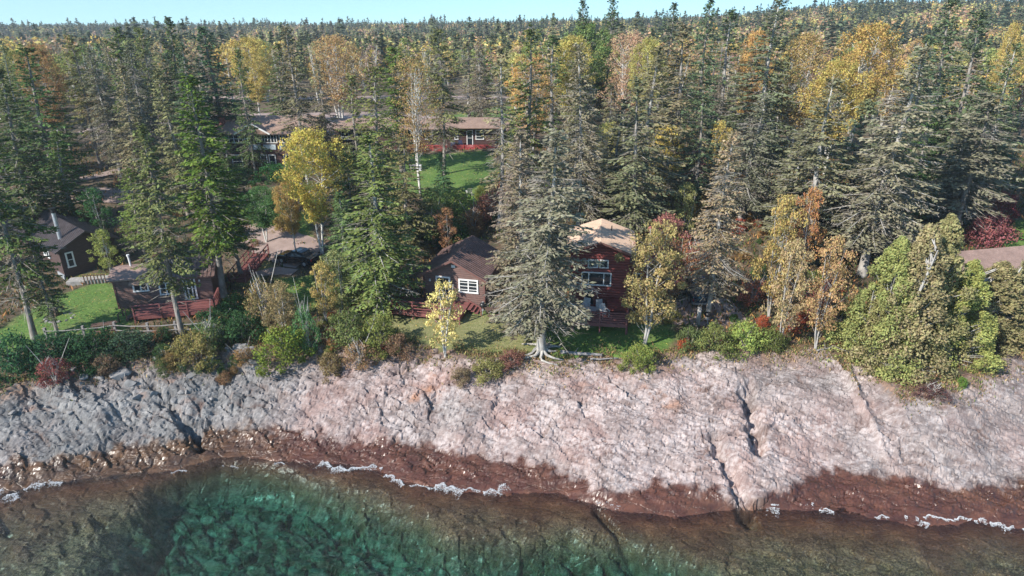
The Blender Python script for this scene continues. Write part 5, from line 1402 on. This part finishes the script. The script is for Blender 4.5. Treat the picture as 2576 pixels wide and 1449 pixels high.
# ---- fill of the woods with individual trees
BUILD = [(-46, -25, 90, 118), (-28, 7, 100, 116)]
KEEP = [(1400, 1500, 60, 240, 0, 118), (1540, 1690, 80, 190, 0, 118), (2060, 2270, 55, 330, 0, 118), (1975, 2100, 70, 400, 0, 118), (1893, 1925, 75, 230, 0, 118), (1790, 1840, 300, 370, 0, 95), (600, 665, 90, 230, 0, 130), (770, 900, 85, 270, 0, 130), (1310, 1360, 130, 300, 0, 110), (540, 1262, 262, 345, 0, 200), (540, 1262, 330, 395, 0, 106), (985, 1240, 375, 500, 0, 112), (1990, 2030, 150, 400, 0, 95)]
def blocked(x, y, H, w):
    if any(a < x < b and c < y < d for a, b, c, d in BUILD): return True
    if -85 < x < -4 and 118 < y < 143: return True
    if 160 < y < 172: return True
    z = g1(x, y); tx, ty, _ = proj(x, y, z + H); bx, by, dp = proj(x, y, z); hw = w * .5 * F / dp
    for (a, b, c, d, y0_, y1_) in KEEP:
        if y0_ <= y < y1_ and tx + hw > a and tx - hw < b and ty < d and by > c: return True
    return False
placed = [(h_[0], h_[1]) for h_ in HERO]
def free(x, y, r):
    return all((x - a) ** 2 + (y - b) ** 2 > r * r for a, b in placed)
def region(x, y):
    u = proj(x, y, 12)[0]
    if y < 118: return ('among the nearer woods ' + ('at the left' if u < 560 else 'in the middle' if u < 1290 else 'right of the red cabin' if u < 2000 else 'at the right'))
    ns = 'behind the lodge' if y < 165 else 'beyond the pale road'
    return ('at the left ' if u < 800 else 'in the middle ' if u < 1600 else 'at the right ') + ns
cnt = {'s': 0, 'b': 0}
r2 = np.random.default_rng(77)
def fill(n, xf, yr, mode, sp_kinds, br_kinds, pb, hs_, hb_, sep):
    made = 0; tries = 0
    while made < n and tries < n * 40:
        tries += 1
        y = r2.uniform(*yr); u = r2.uniform(*xf); x = (u - 1288) / F * (y * .93 + 9)
        zone = noise(np.array([x / 22.]), np.array([y / 22.]), 301)[0]
        isb = r2.random() < np.clip(pb + zone * 1.1, .04, .96)
        if mode == 'f' and cnt['s'] > 190: isb = True
        H = r2.uniform(*(hb_ if isb else hs_))
        w = H * (r2.uniform(.42, .6) if isb else r2.uniform(.26, .38))
        if blocked(x, y, H, w) or not free(x, y, sep): continue
        kinds = br_kinds if isb else sp_kinds
        kind = kinds[r2.integers(len(kinds))]
        reg = region(x, y)
        if isb:
            if cnt['b'] >= 300: continue
            cnt['b'] += 1
            k = r2.choice(6, p=[.28, .16, .20, .10, .08, .18])
            tint, cn = [(GOLD, 'golden'), (ORG, 'orange'), (OLV, 'olive green'), (BRN, 'brown half bare'), (PEACH, 'pale peach'), ((.20, .25, .08), 'still green')][k]
            lab = '%s autumn tree %s' % (cn, reg); g = '%s trees %s' % (cn, reg); name = 'birch_tree'
        else:
            if cnt['s'] >= 300 - 56: continue
            cnt['s'] += 1
            k = r2.choice(4); tint, cn = [(DG, 'dark green'), (GG, 'grey green'), (BGn, 'blue green'), ((.14, .125, .10), 'thin brownish grey')][k]
            lab = '%s spruce %s' % (cn, reg); g = '%s spruces %s' % (cn, reg); name = 'spruce_tree'
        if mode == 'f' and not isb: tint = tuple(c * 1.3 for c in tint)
        plant(kind, name, x, y, g1(x, y) - .15, H, w * 1.1, tint, lab, 'tree', g); placed.append((x, y)); made += 1
NS, NB = ['spruceA', 'spruceB', 'spruceC', 'spruceE', 'spruceF', 'spruceH'], ['maple', 'birchFull', 'birchThin']
FS, FB = ['farSpruce0', 'farSpruce1', 'farSpruce2', 'farSpruce3'], ['farBroad0', 'farBroad1', 'farBroad2']
fill(30, (1300, 2620), (66, 116), 'n', NS, NB, .3, (9, 15), (6, 10), 4.2)
fill(15, (-60, 500), (74, 116), 'n', NS, NB, .15, (12, 17), (7, 10), 4.6)
fill(22, (-900, -60), (58, 110), 'n', NS, NB, .2, (11, 16), (7, 10), 5.0)
fill(16, (2640, 3300), (58, 110), 'n', NS, NB, .25, (11, 16), (7, 10), 5.0)
fill(10, (1000, 1290), (72, 100), 'n', NS, NB, .3, (6, 9), (4, 6), 3.5)
fill(205, (-90, 2680), (119, 160), 'f', FS, FB, .88, (7, 13), (9, 13.5), 3.7)
fill(235, (-90, 2680), (172, 215), 'f', FS, FB, .82, (7, 12), (8, 12), 4.0)

# ---- the far woods, too many to count: one object
def far_template(seed, conif):
    r = np.random.default_rng(seed)
    if conif:
        n = 62; t = r.random(n) ** .8; az = r.uniform(0, 6.28, n); rad = .20 * (1 - t) ** .8 + .01
        rad = rad * r.uniform(.35, 1.1, n)
        c = np.stack([np.cos(az) * rad, np.sin(az) * rad, .12 + .86 * t], 1)
        d = np.stack([np.cos(az), np.sin(az), r.uniform(-.5, .2, n)], 1); w = np.stack([-np.sin(az), np.cos(az), r.normal(0, .4, n)], 1)
        Q = diamonds(c, d, w, (.10 + .12 * (1 - t)), .075 + .05 * (1 - t))
        Q = np.concatenate([Q, diamonds(np.array([[0, 0, .93], [0, 0, .9]]), np.array([[0, 0, 1.], [0, 0, 1.]]), np.array([[1., 0, 0], [0, 1., 0]]), np.full(2, .16), np.full(2, .04))])
    else:
        n = 84; u = r.normal(0, 1, (n, 3)); u /= np.linalg.norm(u, axis=1, keepdims=True)
        c = u * (r.uniform(.4, 1.08, n) ** .6)[:, None] * np.array([.27, .27, .38]) * (1 + .25 * np.sin(3 * np.arctan2(u[:, 1], u[:, 0]) + seed))[:, None]; c[:, 2] += .6
        Q = diamonds(c, r.normal(0, 1, (n, 3)), r.normal(0, 1, (n, 3)) , r.uniform(.09, .15, n), r.uniform(.06, .11, n))
        Q = np.concatenate([Q, diamonds(np.array([[0, 0, .25]]), np.array([[0, 0, 1.]]), np.array([[1., 0, 0]]), np.full(1, .6), np.full(1, .03))])
    return Q
TC = [far_template(400 + k, True) for k in range(5)]; TB = [far_template(500 + k, False) for k in range(5)]
r3 = np.random.default_rng(99)
PTS = []
for (ya, yb, dens) in ((214, 330, 1 / 17.), (330, 480, 1 / 24.), (480, 760, 1 / 34.), (760, 1150, 1 / 85.)):
    area = .8 * (yb ** 2 - ya ** 2); n = int(area * dens)
    y = np.sqrt(r3.uniform(ya ** 2, yb ** 2, n)); x = r3.uniform(-.84, .84, n) * y; PTS.append(np.stack([x, y], 1))
P_ = np.concatenate(PTS); n = len(P_)
zone = noise(P_[:, 0] / 45, P_[:, 1] / 60, 310) + .5 * noise(P_[:, 0] / 14, P_[:, 1] / 18, 311)
isc = r3.random(n) < np.clip(.20 - zone * 1.3 + .3 * sstep(430, 620, P_[:, 1]) + .12 * (P_[:, 0] > 100), .05, .95)
hh = np.where(isc, r3.uniform(7.5, 13.5, n) * (1 + .45 * (r3.random(n) < .07)), r3.uniform(6.5, 10.5, n))
cols_b = np.array([(.40, .34, .12), (.42, .28, .08), OLV, BRN, (.36, .22, .12), (.20, .22, .08), (.30, .19, .13)]); cols_c = np.array([(.085, .11, .055), (.13, .14, .075), (.09, .115, .07), (.12, .12, .08)])
Qs = []; Vs_ = []; Cs = []
zz = Gh(P_[:, 0], P_[:, 1])
for k in range(5):
    for con in (True, False):
        idx = np.where((isc == con) & (np.arange(n) % 5 == k))[0]
        T = (TC if con else TB)[k]; m_ = len(T)
        a = r3.uniform(0, 6.28, len(idx)); ca, sa = np.cos(a), np.sin(a)
        wsc = hh[idx] * r3.uniform(.8, 1.35, len(idx)) * (1.0 if con else 1.15)
        X_ = (T[None, :, :, 0] * ca[:, None, None] - T[None, :, :, 1] * sa[:, None, None]) * wsc[:, None, None] + P_[idx, 0][:, None, None]
        Y_ = (T[None, :, :, 0] * sa[:, None, None] + T[None, :, :, 1] * ca[:, None, None]) * wsc[:, None, None] + P_[idx, 1][:, None, None]
        Z_ = T[None, :, :, 2] * hh[idx][:, None, None] + zz[idx][:, None, None]
        Qs.append(np.stack([X_, Y_, Z_], -1).reshape(-1, 4, 3).astype(np.float32))
        base = (cols_c if con else cols_b)[r3.integers(0, 4 if con else 7, len(idx))] * r3.uniform(.8, 1.2, (len(idx), 1))
        Cs.append(np.repeat(np.concatenate([base, np.ones((len(idx), 1))], 1), m_, 0)); Vs_.append(r3.random(len(idx) * m_))
Q = np.concatenate(Qs)
fo = link(bpy.data.objects.new('far_woods', quads_to_mesh('far_woods', Q, [M['leafcol']], np.concatenate(Vs_), np.zeros(len(Q)), col=np.concatenate(Cs))))
tag(fo, 'far autumn woods of mixed spruce and birch running to the skyline', 'woods', kind='stuff')

# ================================================================== SHRUBS
SHR = [  # kind, x, base y, height px, width px, tint, label
 ('shrubC', 1742, 470, 90, 95, (0.255, 0.102, 0.105), 'bare twigged dark red sumac bush among the spruces'),
 ('shrubA', 2505, 560, 70, 85, (0.255, 0.066, 0.075), 'crimson sumac bush behind the leaning grey spruce'),
 ('shrubA', 2478, 620, 75, 100, (0.255, 0.090, 0.085), 'dark red sumac bush behind the low cabin roof'),
 ('shrubA', 2515, 590, 45, 50, (0.221, 0.078, 0.075), 'small red bush by the bright grass at the right edge'),
 ('shrubA', 1262, 505, 45, 70, (0.289, 0.114, 0.085), 'upper red shrub on the bank under the lodge lawn'),
 ('shrubA', 1238, 535, 50, 75, (0.281, 0.114, 0.095), 'second red shrub down the bank under the lodge lawn'),
 ('shrubB', 1212, 560, 48, 80, (0.255, 0.126, 0.085), 'third red shrub lower on the bank'),
 ('shrubC', 1190, 580, 50, 60, (0.34, 0.17, 0.09), 'rusty shrub at the foot of the red shrub bank'),
 ('shrubA', 1500, 560, 62, 90, (0.29, 0.32, 0.10), 'yellow green bush above the peak of the red cabin'),
 ('shrubA', 1700, 655, 60, 60, (0.23, 0.28, 0.08), 'lime bush behind the rusty maple'),
 ('shrubC', 1730, 700, 90, 85, (0.35, 0.14, 0.08), 'tall orange red shrub right of the mountain ash'),
 ('shrubC', 1890, 760, 60, 80, (0.36, 0.15, 0.09), 'orange shrub right of the brown grey spruce'),
 ('shrubA', 1760, 560, 60, 60, (0.33, 0.20, 0.08), 'orange shrub below the bare red sumac'),
 ('shrubA', 712, 895, 85, 120, (0.16, 0.24, 0.05), 'bright green bush on the rock edge left of the middle'),
 ('shrubC', 775, 880, 110, 55, (0.11, 0.20, 0.09), 'narrow blue green bush right of the bright green one'),
 ('shrubC', 672, 820, 110, 85, (0.28, 0.22, 0.11), 'yellow brown bush above the bright green one'),
 ('shrubA', 490, 905, 75, 115, (0.24, 0.21, 0.08), 'brown green bush on the rocks below the left cabin'),
 ('shrubC', 530, 880, 70, 70, (0.16, 0.20, 0.07), 'green bush right of the brown green one below the left cabin'),
 ('shrubA', 880, 868, 85, 95, (0.17, 0.20, 0.07), 'dull green bush left of the short sawn post'),
 ('shrubA', 955, 872, 75, 100, (0.20, 0.23, 0.07), 'light green bush in front of the short sawn post'),
 ('shrubB', 1000, 882, 50, 70, (0.24, 0.14, 0.09), 'reddish brown low bush before the brown cabin deck'),
 ('shrubC', 905, 905, 60, 80, (0.26, 0.17, 0.10), 'dry rusty bush on the rock edge below the dull green bush'),
 ('shrubB', 830, 905, 45, 70, (0.24, 0.16, 0.08), 'dry brown bush on the rock left of the rusty one'),
 ('shrubA', 1605, 920, 62, 75, (0.22, 0.24, 0.07), 'leafy olive bush at the rock edge under the mountain ash'),
 ('shrubA', 1795, 880, 60, 90, (0.18, 0.20, 0.06), 'olive bush along the bank behind the log post'),
 ('shrubA', 1870, 878, 68, 95, (0.28, 0.31, 0.09), 'bright yellow green bush on the bank under the brown grey spruce'),
 ('shrubB', 1735, 872, 50, 75, (0.12, 0.16, 0.06), 'dark green bush left of the olive bank bushes'),
 ('shrubB', 1935, 875, 50, 80, (0.13, 0.15, 0.05), 'dark green bush right of the bright yellow green one'),
 ('shrubC', 2060, 800, 80, 70, (0.289, 0.090, 0.085), 'red leaved thin bush under the small maples'),
 ('shrubA', 45, 935, 95, 120, (0.05, 0.14, 0.06), 'deep green bush at the lower left corner'),
 ('shrubA', 140, 915, 75, 120, (0.05, 0.11, 0.05), 'dark green bush right of the corner bush'),
 ('shrubC', 140, 955, 60, 75, (0.26, 0.10, 0.08), 'reddish dry bush on the rocks at the left'),
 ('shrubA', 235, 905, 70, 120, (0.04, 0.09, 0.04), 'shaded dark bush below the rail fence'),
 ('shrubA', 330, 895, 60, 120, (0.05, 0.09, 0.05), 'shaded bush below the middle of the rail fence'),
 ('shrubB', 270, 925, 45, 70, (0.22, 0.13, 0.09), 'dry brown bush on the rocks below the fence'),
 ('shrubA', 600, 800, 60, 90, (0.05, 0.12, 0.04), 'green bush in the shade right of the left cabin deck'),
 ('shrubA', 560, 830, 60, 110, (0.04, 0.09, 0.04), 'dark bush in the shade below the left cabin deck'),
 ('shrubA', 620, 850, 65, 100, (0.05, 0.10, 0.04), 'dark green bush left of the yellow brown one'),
 ('shrubA', 690, 560, 60, 90, (0.08, 0.16, 0.05), 'green bush under the big yellow birch'),
 ('shrubB', 715, 575, 30, 60, (0.31, 0.22, 0.09), 'low orange bush at the grass edge near the drive'),
 ('shrubA', 1150, 545, 60, 110, (0.18, 0.22, 0.06), 'green yellow bush under the lodge lawn'),
 ('shrubA', 1040, 600, 60, 110, (0.09, 0.15, 0.05), 'dark green bush above the brown cabin'),
 ('shrubA', 1130, 615, 60, 110, (0.06, 0.13, 0.04), 'deep green bush behind the ridge of the brown cabin'),
 ('shrubA', 1215, 500, 30, 50, (0.32, 0.34, 0.10), 'small lime bush at the foot of the lodge lawn'),
 ('shrubA', 870, 770, 70, 70, (0.19, 0.24, 0.08), 'yellow green bush left of the pale stemmed spruce'),
 ('shrubB', 1230, 925, 36, 90, (0.22, 0.22, 0.09), 'low yellow green tuft on the rock below the birch'),
 ('shrubB', 1160, 935, 30, 60, (0.24, 0.17, 0.11), 'dry rusty tuft on the rock below the golden birch'),
 ('shrubB', 1290, 910, 30, 70, (0.24, 0.12, 0.08), 'reddish tuft left of the big spruce roots'),
 ('shrubA', 600, 460, 40, 70, (0.07, 0.14, 0.05), 'green bush in front of the lodge at its left end'),
 ('shrubA', 690, 455, 40, 90, (0.05, 0.12, 0.04), 'green bush under the lodge windows'),
 ('shrubB', 2420, 965, 22, 30, (0.12, 0.20, 0.05), 'tiny green tuft on the rock beneath the cedars'),
 ('shrubC', 2340, 985, 30, 70, (0.14, 0.07, 0.06), 'low purple brown twiggy bush at the foot of the cedars'),
]
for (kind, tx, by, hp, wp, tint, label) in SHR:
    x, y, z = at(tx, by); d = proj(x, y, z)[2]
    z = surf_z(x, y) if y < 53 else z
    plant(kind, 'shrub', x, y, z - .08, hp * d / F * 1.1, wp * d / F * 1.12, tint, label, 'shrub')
# many small bushes along the bank top and on the forest floor
def scatter_shrubs(n, fx, fy, hr, cols, where):
    k = 0; t_ = 0
    while k < n and t_ < n * 30:
        t_ += 1
        px = r2.uniform(*fx); py = r2.uniform(*fy); x, y, z = at(px, py)
        if any(polymask(np.array([[x]]), np.array([[y]]), L_, .3)[0, 0] > .3 for L_ in LW) or on_building(x, y) or (1690 < px < 1840 and 725 < py < 850): continue
        hgt = r2.uniform(*hr); i = r2.integers(len(cols)); tint, cn = cols[i]
        plant(['shrubA', 'shrubB', 'shrubC'][r2.integers(3)], 'shrub', x, y, (surf_z(x, y) if y < 53 else z) - .08, hgt, hgt * r2.uniform(1.0, 1.7), tint,
              '%s low bush %s' % (cn, where), 'shrub', '%s bushes %s' % (cn, where)); k += 1
LW = [V2W(p_) for p_ in LAWNS]
def on_building(x, y):
    for (a, b, c, d) in ((-10.5, -1, 52, 64), (4.5, 13, 50, 61), (-37, -25, 50, 62), (-56, -39, 56, 76), (-43, -27, 93, 105), (-29, 6, 103, 115), (14, 20, 53, 62), (40, 58, 56, 68)):
        if a < x < b and c < y < d: return True
    if abs(x + 21) < 6 and 62 < y < 72: return True
    return False
SC = [((.06, .12, .04), 'green'), ((.22, .24, .07), 'olive'), ((.30, .17, .07), 'rusty brown'), ((.36, .10, .05), 'red orange')]
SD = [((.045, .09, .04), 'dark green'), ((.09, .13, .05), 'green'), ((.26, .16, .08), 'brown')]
scatter_shrubs(55, (1680, 2130), (600, 880), (.5, 1.3), SC, 'under the trees right of the red cabin')
scatter_shrubs(60, (1290, 2560), (430, 600), (.6, 1.6), SC, 'on the shaded floor of the right hand woods')
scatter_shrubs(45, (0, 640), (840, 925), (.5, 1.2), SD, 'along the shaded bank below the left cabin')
scatter_shrubs(38, (640, 1060), (800, 885), (.4, .9), SC, 'along the bank left of the brown cabin')
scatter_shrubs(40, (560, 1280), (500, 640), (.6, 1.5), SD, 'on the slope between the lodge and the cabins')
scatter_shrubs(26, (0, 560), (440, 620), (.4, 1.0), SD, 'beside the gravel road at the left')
# ---- boulders along the shore
BO = [(598, 878, 1.3, 'rounded grey boulder at the top of the rocks left of the green bush'), (620, 880, .8, 'smaller boulder right beside the rounded grey one at the rock top'), (575, 882, .7, 'grey boulder left beside the rounded one at the rock top'),
      (300, 928, 1.6, 'flat topped boulder below the shaded fence bushes'), (205, 935, 1.1, 'pale boulder right of the reddish dry bush'), (250, 935, .9, 'small pale boulder near the dry brown bush')]
for (px, py, s, lab) in BO:
    x, y, z = at(px, py); stone(x, y, surf_z(x, y), s, lab, None)
for k in range(22):
    px = r2.uniform(0, 470) if k < 18 else r2.uniform(470, 700); py = np.interp(px, [a for a, b in LINE_D], [b for a, b in LINE_D]) + r2.uniform(-8, 62)
    x, y, z = at(px, py); stone(x, y, rock_z(x, y), r2.uniform(.35, .95), 'loose grey boulder among the broken rocks along the left shore', 'loose boulders on the left shore')

# ---- grass, ferns and leaf litter: stuff
def scatter_bits(name, n, region_fn, cols, size, label, kind_up=True, seed=0):
    r = np.random.default_rng(seed); P = region_fn(r, n); n = len(P)
    z = P[:, 2]; c = np.column_stack([P[:, :2], z])
    l = r.uniform(*size, n)
    if kind_up:
        d = np.stack([r.normal(0, .45, n), r.normal(0, .45, n), np.ones(n)], 1); c[:, 2] += l * .38; b = l * .28; w = r.normal(0, 1, (n, 3))
    else:
        d = r.normal(0, 1, (n, 3)) * [1, 1, .3]; c[:, 2] += .03; b = l * .7; w = r.normal(0, 1, (n, 3)) * [1, 1, .4]
    Q = diamonds(c, d, w, l, b); ci = np.array(cols)[r.integers(0, len(cols), n)]
    o = link(bpy.data.objects.new(name, quads_to_mesh(name, Q, [M['leafcol']], r.random(n), np.zeros(n), col=np.concatenate([ci, np.ones((n, 1))], 1))))
    tag(o, label, name.replace('_', ' '), kind='stuff')
def bank(r, n):
    x = r.uniform(-46, 46, n); yd = np.interp(x, DX, DY); y = yd + r.normal(.3, .9, n)
    keep = fbm(x / 2.2, y / 2.2, 131, 3) > -.12
    x, y = x[keep], y[keep]; return np.column_stack([x, y, np.array([surf_z(a, b) for a, b in zip(x, y)])])
scatter_bits('dry_grass', 26000, bank, [(.24, .165, .08), (.20, .12, .065), (.16, .18, .06), (.30, .22, .11), (.10, .12, .04)], (.12, .32), 'dry grass and fern along the top edge of the rock', seed=1)
def lawn_r(r, n):
    out = []
    for L_ in LW:
        xs_ = [p[0] for p in L_]; ys_ = [p[1] for p in L_]; k = int(n / len(LW))
        x = r.uniform(min(xs_), max(xs_), k); y = r.uniform(min(ys_), max(ys_), k)
        m_ = polymask(x, y, L_, .5) > .45; x, y = x[m_], y[m_]; yd = np.interp(x, DX, DY); m2 = y > yd + .6
        out.append(np.column_stack([x[m2], y[m2], Gh(x[m2], y[m2])]))
    return np.concatenate(out)
scatter_bits('lawn_leaves', 9000, lawn_r, [(.50, .38, .10), (.45, .30, .12), (.30, .22, .10)], (.06, .13), 'fallen yellow leaves lying on the lawns', False, 2)
def floor_r(r, n):
    y = r.uniform(49, 112, n); x = r.uniform(-.86, .86, n) * y
    m_ = np.ones(n, bool)
    for L_ in LW: m_ &= polymask(x, y, L_, .5) < .4
    yd = np.interp(x, DX, DY); m_ &= y > yd + .8
    m_ &= ~((np.abs(x + 30) < 30) & (y > 62) & (y < 92) & (fbm(x / 3, y / 3, 5, 2) > -.1))
    x, y = x[m_], y[m_]; return np.column_stack([x, y, Gh(x, y)])
scatter_bits('undergrowth', 70000, floor_r, [(.07, .10, .035), (.10, .12, .04), (.20, .13, .06), (.28, .15, .06), (.05, .07, .03)], (.25, .6), 'ferns, seedlings and dry stalks on the forest floor', seed=3)

# ---- members of small groups told apart by their order from the left
ORD = 'first second third fourth fifth sixth seventh eighth ninth tenth eleventh twelfth thirteenth fourteenth fifteenth sixteenth seventeenth eighteenth nineteenth twentieth twenty-first twenty-second twenty-third twenty-fourth twenty-fifth twenty-sixth'.split()
GR = {}
for o in C.objects:
    if o.parent is None and 'group' in o and 'label' in o: GR.setdefault((o['group'], o['label']), []).append(o)
for (g_, l_), os_ in GR.items():
    if 1 < len(os_) <= 26:
        os_.sort(key=lambda o: proj(*o.location)[0])
        for k, o in enumerate(os_): o['label'] = '%s, %s from left' % (l_, ORD[k])

# ================================================================== AIR
hz = MB(); hz.box(-1700, 1700, -140, 1420, -24, 62)
m, nt, nodes, links, p = new_mat('haze'); nodes.remove(p)
pv = nodes.new("ShaderNodeVolumePrincipled"); pv.inputs['Color'].default_value = (.80, .88, .95, 1); pv.inputs['Density'].default_value = .0003; pv.inputs['Anisotropy'].default_value = .2
links.new(pv.outputs[0], nodes['Material Output'].inputs['Volume'])
tag(hz.build('haze', [m]), 'thin bluish air over the far woods', 'haze', kind='stuff')
